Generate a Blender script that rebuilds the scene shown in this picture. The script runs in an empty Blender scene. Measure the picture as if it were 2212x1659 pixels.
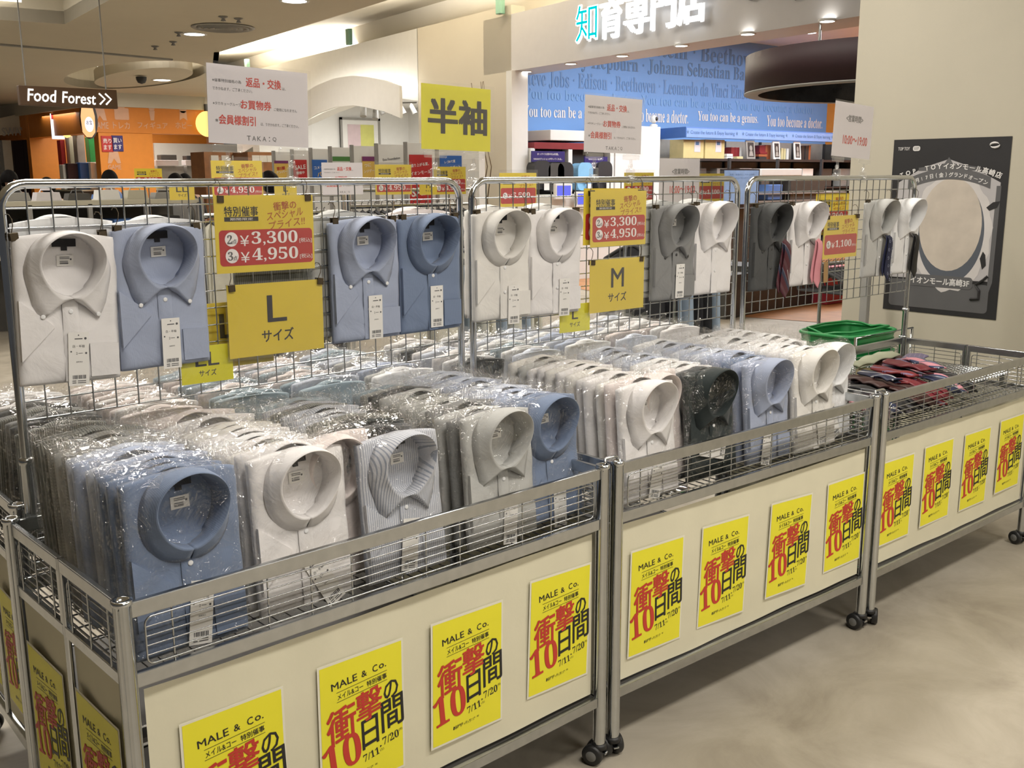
import bpy, bmesh, math, random
from mathutils import Vector, Matrix
random.seed(7)
SC = bpy.context.scene
COL = SC.collection
PI = math.pi
# ------------------------------------------------------------------ camera
CAM_C = Vector((-0.527545, -1.69968, 1.494373))
CAM_YAW, CAM_PITCH, CAM_ROLL, CAM_F = math.radians(40.0194), math.radians(-11.4878), math.radians(-0.24235), 2204.52
_F = Vector((math.sin(CAM_YAW)*math.cos(CAM_PITCH), math.cos(CAM_YAW)*math.cos(CAM_PITCH), math.sin(CAM_PITCH)))
_R0 = Vector((math.cos(CAM_YAW), -math.sin(CAM_YAW), 0.0)); _U0 = _R0.cross(_F)
_R = _R0*math.cos(CAM_ROLL) + _U0*math.sin(CAM_ROLL)
_U = -_R0*math.sin(CAM_ROLL) + _U0*math.cos(CAM_ROLL)
cam = bpy.data.cameras.new('camera'); cam_o = bpy.data.objects.new('camera', cam); COL.objects.link(cam_o)
cam.sensor_width = 36.0; cam.lens = 36.0*CAM_F/2212.0; cam.clip_start = 0.02; cam.clip_end = 200
mw = Matrix.Identity(4)
for i in range(3):
    mw[i][0] = _R[i]; mw[i][1] = _U[i]; mw[i][2] = -_F[i]; mw[i][3] = CAM_C[i]
cam_o.matrix_world = mw
SC.camera = cam_o
def pt(u, v, ax, val):
    """world point seen at pixel (u, v) of the 2212x1659 photograph on the plane ax = val"""
    d = _F + _R*((u-1106.0)/CAM_F) + _U*((829.5-v)/CAM_F)
    i = 'xyz'.index(ax)
    return CAM_C + d*((val-CAM_C[i])/d[i])
def ptS(u, v):
    """the same on the slightly skewed line of shop fronts"""
    d = _F + _R*((u-1106.0)/CAM_F) + _U*((829.5-v)/CAM_F)
    return CAM_C + d*((8.41 + .1168*(CAM_C.y-3.856) - CAM_C.x)/(d.x - .1168*d.y))
# ------------------------------------------------------------------ world, lights, exposure
W = bpy.data.worlds.new('world'); SC.world = W; W.use_nodes = True
_bg = W.node_tree.nodes['Background']; _bg.inputs[0].default_value = (.97, .97, 1.0, 1); _bg.inputs[1].default_value = .07
SC.view_settings.view_transform = 'Standard'; SC.view_settings.look = 'None'
SC.view_settings.gamma = 1.0; SC.view_settings.use_curve_mapping = False
SC.view_settings.exposure = -0.10
try:
    SC.cycles.transparent_max_bounces = 40; SC.cycles.max_bounces = 7; SC.cycles.use_denoising = True
    SC.cycles.diffuse_bounces = 3; SC.cycles.glossy_bounces = 3; SC.cycles.transmission_bounces = 4
    SC.cycles.sample_clamp_indirect = 4.0
except Exception: pass
WARM = (1.0, .95, .875)
def area(name, loc, sx, sy, power, col=WARM, rot=(0,0,0), shape='RECTANGLE', spread=PI):
    l = bpy.data.lights.new(name, 'AREA'); l.shape = shape; l.size = sx
    if shape in ('RECTANGLE', 'ELLIPSE'): l.size_y = sy
    l.energy = power; l.color = col; l.spread = spread
    o = bpy.data.objects.new(name, l); COL.objects.link(o); o.location = loc; o.rotation_euler = rot
    return o
# fluorescent troffers of the mall hall ceiling, in rows along the corridor
for ix, x in enumerate((.5, 2.9)):
    for iy, y in enumerate((-4.0, -1.5, 1.3, 4.0)):
        area('hall_lamp_and_fill', (x, y, 3.16), 1.2, .35, 50)
for y in (6.5, 9.5, 13.0, 17.0):
    area('hall_lamp_and_fill', (1.2, y, 3.16), 1.2, .35, 34)
area('corridor_lamp', (6.0, 3.2, 3.9), .5, 3.2, 40)
area('corridor_lamp', (7.2, 9.0, 4.1), .5, 6.0, 60)
area('corridor_lamp', (7.6, 14.5, 3.6), .5, 3.0, 70)
area('blue_shop_lamp', (11.5, 7.2, 3.75), 3.5, 2.5, 250, (.96, .98, 1.0))
area('blue_shop_lamp', (15.3, 7.0, 3.75), 2.5, 2.5, 260, (.96, .98, 1.0))
area('arch_shop_lamp', (11.4, 15.4, 3.02), 2.4, 3.0, 170, (1.0, .98, .94))
area('hall_lamp_and_fill', (6.9, 18.2, 3.12), .6, .6, 60)  # added fill light that brightens the orange shop fascia
area('orange_shop_lamp', (8.0, 22.0, 2.85), 3.0, 2.0, 110, (1.0, .93, .82))
# ------------------------------------------------------------------ materials
def _new(name):
    m = bpy.data.materials.new(name); m.use_nodes = True
    return m, m.node_tree, m.node_tree.nodes['Principled BSDF']
def _noise(nt, scale, detail=3, coord='Object', rough=.55):
    tc = nt.nodes.new('ShaderNodeTexCoord'); n = nt.nodes.new('ShaderNodeTexNoise')
    n.inputs['Scale'].default_value = scale; n.inputs['Detail'].default_value = detail; n.inputs['Roughness'].default_value = rough
    nt.links.new(tc.outputs[coord], n.inputs['Vector']); return n
def mat(name, col, rough=.5, metal=0.0, spec=.5, var=.06, scale=8, bump=0.0, bscale=60, emit=0.0, coat=0.0):
    m, nt, b = _new(name)
    b.inputs['Roughness'].default_value = rough; b.inputs['Metallic'].default_value = metal
    b.inputs['Specular IOR Level'].default_value = spec; b.inputs['Coat Weight'].default_value = coat
    c = (*col, 1)
    n = _noise(nt, scale); r = nt.nodes.new('ShaderNodeValToRGB')
    r.color_ramp.elements[0].position = .3; r.color_ramp.elements[1].position = .7
    r.color_ramp.elements[0].color = tuple(max(0, k*(1-var)) for k in col)+(1,)
    r.color_ramp.elements[1].color = tuple(min(1, k*(1+var*.6)) for k in col)+(1,)
    nt.links.new(n.outputs['Fac'], r.inputs['Fac']); nt.links.new(r.outputs['Color'], b.inputs['Base Color'])
    if emit:
        nt.links.new(r.outputs['Color'], b.inputs['Emission Color']); b.inputs['Emission Strength'].default_value = emit
    if bump:
        bn = _noise(nt, bscale, 4); bp = nt.nodes.new('ShaderNodeBump'); bp.inputs['Strength'].default_value = bump; bp.inputs['Distance'].default_value = .01
        nt.links.new(bn.outputs['Fac'], bp.inputs['Height']); nt.links.new(bp.outputs['Normal'], b.inputs['Normal'])
    return m
def glow(name, col, strength):
    m = bpy.data.materials.new(name); m.use_nodes = True; nt = m.node_tree; nt.nodes.clear()
    o = nt.nodes.new('ShaderNodeOutputMaterial'); e = nt.nodes.new('ShaderNodeEmission')
    e.inputs[0].default_value = (*col, 1); e.inputs[1].default_value = strength
    nt.links.new(e.outputs[0], o.inputs[0]); return m
def film(name, gloss=.1, haze=.03, rough=.1, bscale=55, strength=.9, tint=(1,1,1), dist=.012, face=.12, ridge=False):
    m = bpy.data.materials.new(name); m.use_nodes = True; nt = m.node_tree; nt.nodes.clear()
    o = nt.nodes.new('ShaderNodeOutputMaterial'); tr = nt.nodes.new('ShaderNodeBsdfTransparent'); gl = nt.nodes.new('ShaderNodeBsdfGlossy')
    df = nt.nodes.new('ShaderNodeBsdfDiffuse'); m1 = nt.nodes.new('ShaderNodeMixShader'); m2 = nt.nodes.new('ShaderNodeMixShader')
    lw = nt.nodes.new('ShaderNodeLayerWeight'); ma = nt.nodes.new('ShaderNodeMath'); ma.operation = 'MULTIPLY_ADD'
    tr.inputs[0].default_value = (*tint, 1); gl.inputs['Roughness'].default_value = rough; gl.inputs[0].default_value = (1, 1, 1, 1)
    df.inputs[0].default_value = (.9, .9, .9, 1); lw.inputs[0].default_value = .35
    ma.inputs[1].default_value = face; ma.inputs[2].default_value = gloss
    if strength:
        n = _noise(nt, bscale, 3, rough=.62); n.inputs['Distortion'].default_value = 1.2
        bp = nt.nodes.new('ShaderNodeBump'); bp.inputs['Strength'].default_value = strength; bp.inputs['Distance'].default_value = dist
        h = n.outputs['Fac']
        if ridge:   # creases: fold the noise about its middle
            a1 = nt.nodes.new('ShaderNodeMath'); a1.operation = 'SUBTRACT'; a1.inputs[1].default_value = .5; nt.links.new(h, a1.inputs[0])
            a2 = nt.nodes.new('ShaderNodeMath'); a2.operation = 'ABSOLUTE'; nt.links.new(a1.outputs[0], a2.inputs[0]); h = a2.outputs[0]
        nt.links.new(h, bp.inputs['Height'])
        nt.links.new(bp.outputs[0], gl.inputs['Normal']); nt.links.new(bp.outputs[0], lw.inputs['Normal'])
    nt.links.new(lw.outputs['Facing'], ma.inputs[0]); nt.links.new(ma.outputs[0], m2.inputs[0])
    m1.inputs[0].default_value = haze
    nt.links.new(tr.outputs[0], m1.inputs[1]); nt.links.new(df.outputs[0], m1.inputs[2])
    nt.links.new(m1.outputs[0], m2.inputs[1]); nt.links.new(gl.outputs[0], m2.inputs[2]); nt.links.new(m2.outputs[0], o.inputs[0])
    return m
def fabric(name, col, stripe=None, pitch=.004, duty=.4, cross=None, rough=.85):
    """woven cloth; an optional pin stripe (and cross stripe) follows the cloth's own X (and Z)"""
    m, nt, b = _new(name)
    b.inputs['Roughness'].default_value = rough; b.inputs['Specular IOR Level'].default_value = .25
    b.inputs['Sheen Weight'].default_value = .15
    n = _noise(nt, 9, 4); r = nt.nodes.new('ShaderNodeValToRGB')
    r.color_ramp.elements[0].position = .3; r.color_ramp.elements[1].position = .72
    r.color_ramp.elements[0].color = tuple(k*.93 for k in col)+(1,); r.color_ramp.elements[1].color = tuple(min(1, k*1.03) for k in col)+(1,)
    nt.links.new(n.outputs['Fac'], r.inputs['Fac']); out = r.outputs['Color']
    def band(axis, pitch, duty, colr, out):
        tc = nt.nodes.new('ShaderNodeTexCoord'); sp = nt.nodes.new('ShaderNodeSeparateXYZ'); nt.links.new(tc.outputs['Object'], sp.inputs[0])
        a = nt.nodes.new('ShaderNodeMath'); a.operation = 'DIVIDE'; a.inputs[1].default_value = pitch; nt.links.new(sp.outputs[axis], a.inputs[0])
        f = nt.nodes.new('ShaderNodeMath'); f.operation = 'FRACT'; nt.links.new(a.outputs[0], f.inputs[0])
        l = nt.nodes.new('ShaderNodeMath'); l.operation = 'LESS_THAN'; l.inputs[1].default_value = duty; nt.links.new(f.outputs[0], l.inputs[0])
        mx = nt.nodes.new('ShaderNodeMix'); mx.data_type = 'RGBA'; mx.inputs['B'].default_value = (*colr, 1)
        nt.links.new(l.outputs[0], mx.inputs['Factor']); nt.links.new(out, mx.inputs['A']); return mx.outputs['Result']
    if stripe: out = band('X', pitch, duty, stripe, out)
    if cross: out = band('Z', pitch, duty, cross, out)
    nt.links.new(out, b.inputs['Base Color'])
    bn = _noise(nt, 13, 5, rough=.55); bn.inputs['Distortion'].default_value = .8; bp = nt.nodes.new('ShaderNodeBump'); bp.inputs['Strength'].default_value = .34; bp.inputs['Distance'].default_value = .012
    nt.links.new(bn.outputs['Fac'], bp.inputs['Height']); nt.links.new(bp.outputs['Normal'], b.inputs['Normal'])
    return m
def diag(name, cols, pitch=.03, ang=45, rough=.5):
    """regimental stripes for ties: constant colour bands across the tie's own X/Z"""
    m, nt, b = _new(name); b.inputs['Roughness'].default_value = rough
    tc = nt.nodes.new('ShaderNodeTexCoord'); sp = nt.nodes.new('ShaderNodeSeparateXYZ'); nt.links.new(tc.outputs['Object'], sp.inputs[0])
    a1 = nt.nodes.new('ShaderNodeMath'); a1.operation = 'MULTIPLY'; a1.inputs[1].default_value = math.cos(math.radians(ang))/pitch
    a2 = nt.nodes.new('ShaderNodeMath'); a2.operation = 'MULTIPLY'; a2.inputs[1].default_value = math.sin(math.radians(ang))/pitch
    nt.links.new(sp.outputs['X'], a1.inputs[0]); nt.links.new(sp.outputs['Z'], a2.inputs[0])
    s = nt.nodes.new('ShaderNodeMath'); s.operation = 'ADD'; nt.links.new(a1.outputs[0], s.inputs[0]); nt.links.new(a2.outputs[0], s.inputs[1])
    f = nt.nodes.new('ShaderNodeMath'); f.operation = 'FRACT'; nt.links.new(s.outputs[0], f.inputs[0])
    r = nt.nodes.new('ShaderNodeValToRGB'); r.color_ramp.interpolation = 'CONSTANT'
    el = r.color_ramp.elements
    while len(el) < len(cols): el.new(.5)
    pos = 0
    for e, (c, w) in zip(el, cols):
        e.position = pos; e.color = (*c, 1); pos += w
    nt.links.new(f.outputs[0], r.inputs['Fac']); nt.links.new(r.outputs['Color'], b.inputs['Base Color'])
    return m
def tiles(name, c1, c2, mortar, w, h, rough=.4, coord='Object', ms=.01):
    m, nt, b = _new(name); b.inputs['Roughness'].default_value = rough
    tc = nt.nodes.new('ShaderNodeTexCoord'); br = nt.nodes.new('ShaderNodeTexBrick')
    br.inputs['Color1'].default_value = (*c1, 1); br.inputs['Color2'].default_value = (*c2, 1); br.inputs['Mortar'].default_value = (*mortar, 1)
    br.inputs['Scale'].default_value = 1; br.inputs['Brick Width'].default_value = w; br.inputs['Row Height'].default_value = h; br.inputs['Mortar Size'].default_value = ms
    nt.links.new(tc.outputs[coord], br.inputs['Vector']); nt.links.new(br.outputs['Color'], b.inputs['Base Color']); return m
def stone_floor(name):
    m, nt, b = _new(name); b.inputs['Specular IOR Level'].default_value = .35
    n1 = _noise(nt, 2.6, 8, rough=.66); n1.inputs['Distortion'].default_value = .6
    r = nt.nodes.new('ShaderNodeValToRGB'); e = r.color_ramp.elements
    e[0].position = .30; e[0].color = (.300, .262, .205, 1); e[1].position = .72; e[1].color = (.500, .455, .375, 1)
    x = e.new(.5); x.color = (.400, .357, .285, 1)
    nt.links.new(n1.outputs['Fac'], r.inputs['Fac']); nt.links.new(r.outputs['Color'], b.inputs['Base Color'])
    n2 = _noise(nt, 6, 5); rr = nt.nodes.new('ShaderNodeMapRange'); rr.inputs['To Min'].default_value = .38; rr.inputs['To Max'].default_value = .62
    nt.links.new(n2.outputs['Fac'], rr.inputs['Value']); nt.links.new(rr.outputs['Result'], b.inputs['Roughness']); return m
M = {}
M['chrome'] = mat('chrome', (.64, .665, .69), .13, 1.0, var=.05, scale=30)
M['steel'] = mat('brushed_steel', (.53, .55, .565), .24, 1.0, var=.08, scale=40)
M['wire'] = mat('wire', (.52, .54, .555), .22, 1.0, var=.04)
M['cloth'] = mat('cream_cloth', (.74, .70, .53), .85, var=.05, scale=5, bump=.12, bscale=14)
M['deck'] = mat('dark_wire', (.10, .10, .10), .4, .6, var=.1)
M['poster'] = mat('yellow_paper', (.88, .81, .035), .45, var=.03)
M['paper_edge'] = mat('paper_white', (.82, .79, .66), .6, var=.03)
M['ink_black'] = mat('ink_black', (.018, .017, .018), .5, var=.1)
M['ink_red'] = mat('ink_red', (.58, .045, .03), .5, var=.05)
M['ink_brown'] = mat('ink_brown', (.42, .09, .02), .5, var=.05)
M['ink_white'] = mat('ink_white', (.84, .80, .78), .5, var=.02)
M['ink_navyblack'] = mat('ink_navy_black', (.022, .022, .035), .5, var=.1)
M['ink_grey'] = mat('ink_grey', (.09, .09, .095), .6, var=.05)
M['sign_yellow'] = mat('sign_yellow', (.72, .55, .05), .3, var=.04)
M['sign_lime'] = mat('sign_lime_yellow', (.72, .67, .02), .3, var=.03)
M['sign_red'] = mat('sign_red', (.46, .035, .035), .3, var=.05)
M['notice'] = mat('notice_white', (.70, .66, .68), .35, var=.03)
M['card'] = mat('card_white', (.80, .78, .74), .5, var=.03)
M['rubber'] = mat('black_rubber', (.02, .02, .02), .45, var=.2)
M['hub'] = mat('grey_hub', (.22, .22, .21), .4, var=.1)
M['clip'] = mat('dark_brass_clip', (.10, .075, .045), .4, .6, var=.2, scale=60)
M['clear'] = film('clear_plastic', .10, .05, .08, 12, .15)
M['sleeve'] = film('sign_sleeve', .03, .015, .1, 6, .12)
M['bag'] = film('shirt_bag_film', .040, .006, .06, 14, 1.0, dist=.10, face=.13, ridge=True)
M['label_and_shade_black'] = mat('label_and_shade_black', (.012, .012, .016), .6, var=.2)
M['button'] = mat('button_pearl', (.80, .80, .80), .3, var=.03)
M['button_dark'] = mat('button_dark', (.05, .05, .05), .3, var=.03)
FAB = {
 'white': fabric('shirt_white', (.80, .775, .765)), 'cool_white': fabric('shirt_cool_white', (.80, .80, .80)),
 'ivory': fabric('shirt_ivory', (.77, .745, .70)), 'pinkish': fabric('shirt_pinkish_white', (.78, .70, .67)),
 'blue': fabric('shirt_blue_oxford', (.345, .39, .51), (.375, .42, .545), .002, .5), 'mid_blue': fabric('shirt_mid_blue', (.175, .225, .335), (.20, .255, .37), .002, .5),
 'sky': fabric('shirt_sky', (.41, .465, .60)), 'pale_blue': fabric('shirt_pale_blue', (.58, .62, .71)),
 'stripe': fabric('shirt_blue_grey_stripe', (.62, .63, .67), (.33, .36, .43), .0052, .36), 'dark_stripe': fabric('shirt_dark_stripe', (.14, .145, .13), (.30, .30, .27), .005, .4),
 'grey_check': fabric('shirt_grey_check', (.42, .42, .39), (.28, .28, .26), .006, .35, (.31, .31, .29)),
 'grey': fabric('shirt_light_grey', (.50, .50, .48)), 'mid_grey': fabric('shirt_mid_grey', (.24, .24, .235)),
 'charcoal': fabric('shirt_charcoal', (.075, .077, .077)), 'forest': fabric('shirt_dark_green', (.022, .03, .03)), 'teal': fabric('shirt_teal_grey', (.33, .41, .46)),
}
M['floor'] = stone_floor('beige_stone_floor')
M['wall'] = mat('painted_wall', (.455, .418, .330), .7, var=.02, scale=3, bump=.04, bscale=220)
M['ceil'] = mat('ceiling_paint', (.62, .56, .44), .8, var=.02, scale=2)
M['bulkhead'] = mat('bulkhead_paint', (.60, .55, .45), .7, var=.02, scale=2)
M['fascia'] = mat('white_fascia', (.60, .58, .575), .5, var=.02)
M['white'] = mat('plain_white', (.80, .79, .76), .5, var=.02)
M['cove'] = glow('cove_light', (1.0, .93, .78), 3.2)
M['cove_arch'] = glow('arch_glow', (1.0, .95, .85), 9.0)
M['lamp'] = glow('downlight', (1.0, .97, .90), 9.0)
M['blue_wall'] = mat('blue_wall', (.155, .335, .70), .5, var=.03, scale=1)
M['blue_dark'] = mat('blue_panel', (.10, .22, .55), .5, var=.03)
M['ink_navy'] = mat('wall_lettering_navy', (.10, .20, .38), .5)
M['ink_soft'] = mat('wall_lettering_soft', (.135, .27, .54), .5)
M['ink_faint'] = mat('wall_lettering_faint', (.18, .37, .70), .5)
M['orange'] = mat('orange_paint', (.72, .25, .03), .5, var=.04)
M['orange_deep'] = mat('orange_fascia', (.64, .21, .025), .5, var=.04)
M['wood'] = mat('orange_wood_floor', (.46, .205, .07), .4, var=.25, scale=3)
M['maroon'] = mat('maroon_lacquer', (.022, .0025, .0055), .6, var=.1)
M['maroon_red'] = mat('maroon_board', (.25, .03, .035), .4, var=.1)  # even maroon, brighter than the lacquer
M['dark'] = mat('dark_fixture', (.03, .03, .032), .5, var=.1)
M['dgrey'] = mat('dark_grey_laminate', (.07, .066, .06), .5, var=.1)
M['mid'] = mat('grey_laminate', (.30, .29, .27), .5, var=.1)
M['cream'] = mat('cream_laminate', (.52, .49, .38), .6, var=.05)
M['brown_sign'] = mat('brown_sign', (.085, .04, .012), .5, var=.1)
M['green'] = mat('green_plastic', (.015, .22, .055), .35, var=.1, scale=20)
M['beige_print'] = mat('poster_cream', (.50, .44, .37), .5, var=.12, scale=9)
M['brick'] = tiles('purple_brick', (.11, .085, .10), (.14, .11, .12), (.07, .06, .07), .25, .09)
M['skin'] = mat('skin', (.50, .30, .21), .5, var=.06)
M['hair'] = mat('black_hair', (.006, .005, .005), .7, spec=.1, var=.3, scale=60)
M['black_cloth'] = mat('black_cloth', (.015, .015, .018), .9, var=.2, bump=.2)
M['cream_garment'] = mat('cream_garment', (.62, .60, .50), .9, var=.1, bump=.2, bscale=20)
M['grey_garment'] = mat('grey_garment', (.20, .20, .20), .9, var=.1, bump=.2, bscale=20)
M['denim'] = mat('pale_denim', (.30, .37, .46), .9, var=.15, bump=.2, bscale=20)
# ------------------------------------------------------------------ geometry helpers
class G:
    """collects shapes and links them as ONE mesh object"""
    def __init__(s): s.v = []; s.f = []; s.sm = []
    def add(s, vs, fs, smooth=False):
        o = len(s.v); s.v += [tuple(v) for v in vs]; s.f += [tuple(i+o for i in f) for f in fs]; s.sm += [smooth]*len(fs); return s
    def box(s, x0, y0, z0, x1, y1, z1, c=0.0):
        if x0 > x1: x0, x1 = x1, x0
        if y0 > y1: y0, y1 = y1, y0
        if z0 > z1: z0, z1 = z1, z0
        if not c:
            vs = [(x0,y0,z0),(x1,y0,z0),(x1,y1,z0),(x0,y1,z0),(x0,y0,z1),(x1,y0,z1),(x1,y1,z1),(x0,y1,z1)]
            return s.add(vs, [(0,3,2,1),(4,5,6,7),(0,1,5,4),(1,2,6,5),(2,3,7,6),(3,0,4,7)])
        b = bmesh.new(); bmesh.ops.create_cube(b, size=1)
        for v in b.verts: v.co = ((x0+x1)/2+v.co.x*(x1-x0), (y0+y1)/2+v.co.y*(y1-y0), (z0+z1)/2+v.co.z*(z1-z0))
        bmesh.ops.bevel(b, geom=list(b.edges), offset=c, segments=2, affect='EDGES', profile=.5)
        b.verts.index_update(); s.add([v.co for v in b.verts], [[v.index for v in f.verts] for f in b.faces]); b.free(); return s
    def tube(s, pts, r, n=8, closed=False, caps=True):
        P = [Vector(p) for p in pts]; m = len(P); rings = []; up = None
        for i in range(m):
            if closed: t = (P[(i+1) % m]-P[i-1])
            else: t = (P[min(i+1, m-1)]-P[max(i-1, 0)])
            t.normalize()
            if up is None: up = Vector((0,0,1)) if abs(t.z) < .9 else Vector((1,0,0))
            a = up - t*up.dot(t)
            if a.length < 1e-5: a = t.orthogonal()
            a.normalize(); up = a; b = t.cross(a)
            rr = r[i] if isinstance(r, (list, tuple)) else r
            rings.append([P[i] + (a*math.cos(2*PI*k/n) + b*math.sin(2*PI*k/n))*rr for k in range(n)])
        vs = [v for R in rings for v in R]; fs = []
        for i in range(m if closed else m-1):
            j = (i+1) % m
            for k in range(n): fs.append((i*n+k, i*n+(k+1) % n, j*n+(k+1) % n, j*n+k))
        s.add(vs, fs, n > 5)
        if caps and not closed: s.add(rings[0], [tuple(range(n-1, -1, -1))]); s.add(rings[-1], [tuple(range(n))])
        return s
    def lathe(s, prof, c=(0,0,0), axis='z', n=20):
        vs = []; fs = []
        for r, h in prof:
            for k in range(n):
                a = 2*PI*k/n; x, y = r*math.cos(a), r*math.sin(a)
                p = {'z': (x, y, h), 'y': (x, h, -y), 'x': (h, x, y)}[axis]
                vs.append((p[0]+c[0], p[1]+c[1], p[2]+c[2]))
        for i in range(len(prof)-1):
            for k in range(n): fs.append((i*n+k, i*n+(k+1) % n, (i+1)*n+(k+1) % n, (i+1)*n+k))
        return s.add(vs, fs, True)
    def prism(s, out, y0, y1):
        """extrude an x-z outline (counter-clockwise seen from -y) from y0 to y1"""
        n = len(out); vs = [(x, y0, z) for x, z in out] + [(x, y1, z) for x, z in out]
        fs = [tuple(range(n)), tuple(range(2*n-1, n-1, -1))] + [(i, i+n, (i+1) % n+n, (i+1) % n) for i in range(n)]
        return s.add(vs, fs)
    def prismz(s, out, z0, z1):
        n = len(out); vs = [(x, y, z0) for x, y in out] + [(x, y, z1) for x, y in out]
        return s.add(vs, [tuple(range(n-1, -1, -1)), tuple(range(n, 2*n))] + [(i, (i+1) % n, (i+1) % n+n, i+n) for i in range(n)])
    def grid(s, fn, nu, nv, smooth=True):
        vs = [fn(i/nu, j/nv) for j in range(nv+1) for i in range(nu+1)]
        fs = [(j*(nu+1)+i, j*(nu+1)+i+1, (j+1)*(nu+1)+i+1, (j+1)*(nu+1)+i) for j in range(nv) for i in range(nu)]
        return s.add(vs, fs, smooth)
    def ball(s, c, rx, ry, rz, nu=12, nv=8):
        return s.grid(lambda u, v: (c[0]+rx*math.cos(2*PI*u)*math.sin(PI*v), c[1]+ry*math.sin(2*PI*u)*math.sin(PI*v), c[2]-rz*math.cos(PI*v)), nu, nv)
    def mesh(s, name):
        m = bpy.data.meshes.new(name); m.from_pydata([tuple(v) for v in s.v], [], s.f); m.validate()
        if len(m.polygons) == len(s.sm): m.polygons.foreach_set('use_smooth', s.sm)
        m.update(); return m
def put(name, me, material=None, parent=None, loc=(0,0,0), rot=(0,0,0), scale=None):
    """link a mesh (a G or a mesh datablock) as one object; the material sits on the object so data can be shared"""
    if isinstance(me, G): me = me.mesh(name)
    o = bpy.data.objects.new(name, me); COL.objects.link(o)
    if material is not None:
        if not me.materials: me.materials.append(material)
        if me.materials[0] is not material: o.material_slots[0].link = 'OBJECT'; o.material_slots[0].material = material
    o.location = loc; o.rotation_euler = rot
    if scale: o.scale = scale
    if parent: o.parent = parent
    return o
def tag(o, label=None, cat=None, group=None, kind=None):
    if label: o['label'] = label
    if cat: o['category'] = cat
    if group: o['group'] = group
    if kind: o['kind'] = kind
    return o
def thing(name, label, cat, loc=(0,0,0), rot=(0,0,0), group=None):
    o = bpy.data.objects.new(name, None); COL.objects.link(o); o.location = loc; o.rotation_euler = rot
    o.empty_display_size = .05
    return tag(o, label, cat, group)
def struct(name, g, m, label=None, **k):
    return tag(put(name, g, m, **k), label, None, None, 'structure')
def copy_tree(o, loc=None, rot=None, parent=None, label=None, group=None):
    c = o.copy(); COL.objects.link(c); c.parent = parent
    if loc is not None: c.location = loc
    if rot is not None: c.rotation_euler = rot
    if label: c['label'] = label
    if group: c['group'] = group
    for ch in o.children: copy_tree(ch, parent=c)
    return c
def solid(me, t):
    b = bmesh.new(); b.from_mesh(me); bmesh.ops.recalc_face_normals(b, faces=b.faces); bmesh.ops.solidify(b, geom=list(b.faces), thickness=t); b.to_mesh(me); b.free()
    for p in me.polygons: p.use_smooth = True
    return me
def rrect(x0, z0, x1, z1, r, n=5):
    out = []
    for cx, cz, a in ((x1-r, z0+r, -90), (x1-r, z1-r, 0), (x0+r, z1-r, 90), (x0+r, z0+r, 180)):
        for k in range(n+1):
            t = math.radians(a+90*k/n); out.append((cx+r*math.cos(t), cz+r*math.sin(t)))
    return out
def disc(cx, cz, r, n=20, rz=None): return [(cx+r*math.cos(2*PI*k/n), cz+(rz or r)*math.sin(2*PI*k/n)) for k in range(n)]
# ------------------------------------------------------------------ lettering
_TC = {}
def glyphs(s, bold=0.0, res=2):
    k = (s, bold, res)
    if k not in _TC:
        c = bpy.data.curves.new('t', 'FONT'); c.body = s; c.size = 1; c.resolution_u = res; c.offset = bold
        o = bpy.data.objects.new('t', c); COL.objects.link(o)
        dg = bpy.context.evaluated_depsgraph_get(); dg.update()
        m = bpy.data.meshes.new_from_object(o.evaluated_get(dg))
        vs = [(v.co.x, v.co.y) for v in m.vertices]; fs = [tuple(p.vertices) for p in m.polygons]
        bpy.data.objects.remove(o); bpy.data.curves.remove(c); bpy.data.meshes.remove(m)
        xs = [v[0] for v in vs]; ys = [v[1] for v in vs]
        cx, cy = (min(xs)+max(xs))/2, (min(ys)+max(ys))/2
        _TC[k] = ([(x-cx, y-cy) for x, y in vs], fs, max(xs)-min(xs), max(ys)-min(ys))
    return _TC[k]
def serif(s):
    """the bold roman (serif) forms of latin letters and digits"""
    out = ''
    for ch in s:
        o = ord(ch)
        if 65 <= o <= 90: out += chr(0x1D400+o-65)
        elif 97 <= o <= 122: out += chr(0x1D41A+o-97)
        elif 48 <= o <= 57: out += chr(0x1D7CE+o-48)
        else: out += ch
    return out
def letters(g, s, cx, cz, w, h=None, y=0.0, rot=0.0, bold=0.0, res=2, shear=0.0):
    """lay lettering flat on the plane y, facing -y, fitted to width w (and height h), turned by rot degrees"""
    vs, fs, bw, bh = glyphs(s, 0.0, res)
    if bold > 0:   # heavier strokes: the same outlines laid side by side
        b = bold*.62; n0 = len(vs); sh = ((-b, -b*.7), (b, b*.7), (-b, b*.7), (b, -b*.7))
        fs = [tuple(i+n0*k for i in f) for k in range(4) for f in fs]; vs = [(x+dx, z+dz) for dx, dz in sh for x, z in vs]; bw += 2*b; bh += 1.4*b
    kx = w/bw; kz = (h/bh) if h else kx
    lay = min(.0012, .012*abs(bh*kz)) if bold > 0 else 0; n1 = len(vs)//4
    c, sn = math.cos(math.radians(rot)), math.sin(math.radians(rot))
    out = []
    for i, (x, z) in enumerate(vs):
        x, z = x*kx, z*kz; x += shear*z
        out.append((cx+x*c-z*sn, y-(lay*.25*(i//n1) if lay else 0), cz+x*sn+z*c))
    return g.add(out, fs)
def flat(g, out, y=0.0): return g.add([(x, y, z) for x, z in out], [tuple(range(len(out)))])
def bar(g, x0, z0, x1, z1, y=0.0): return flat(g, [(x0, z0), (x1, z0), (x1, z1), (x0, z1)], y)
ORD = ['first', 'second', 'third', 'fourth', 'fifth', 'sixth', 'seventh', 'eighth', 'ninth', 'tenth', 'eleventh', 'twelfth', 'thirteenth', 'fourteenth', 'fifteenth']
# ------------------------------------------------------------------ the setting
struct('floor', G().box(-8, -7, -.1, 26, 32, 0), M['floor'])
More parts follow.
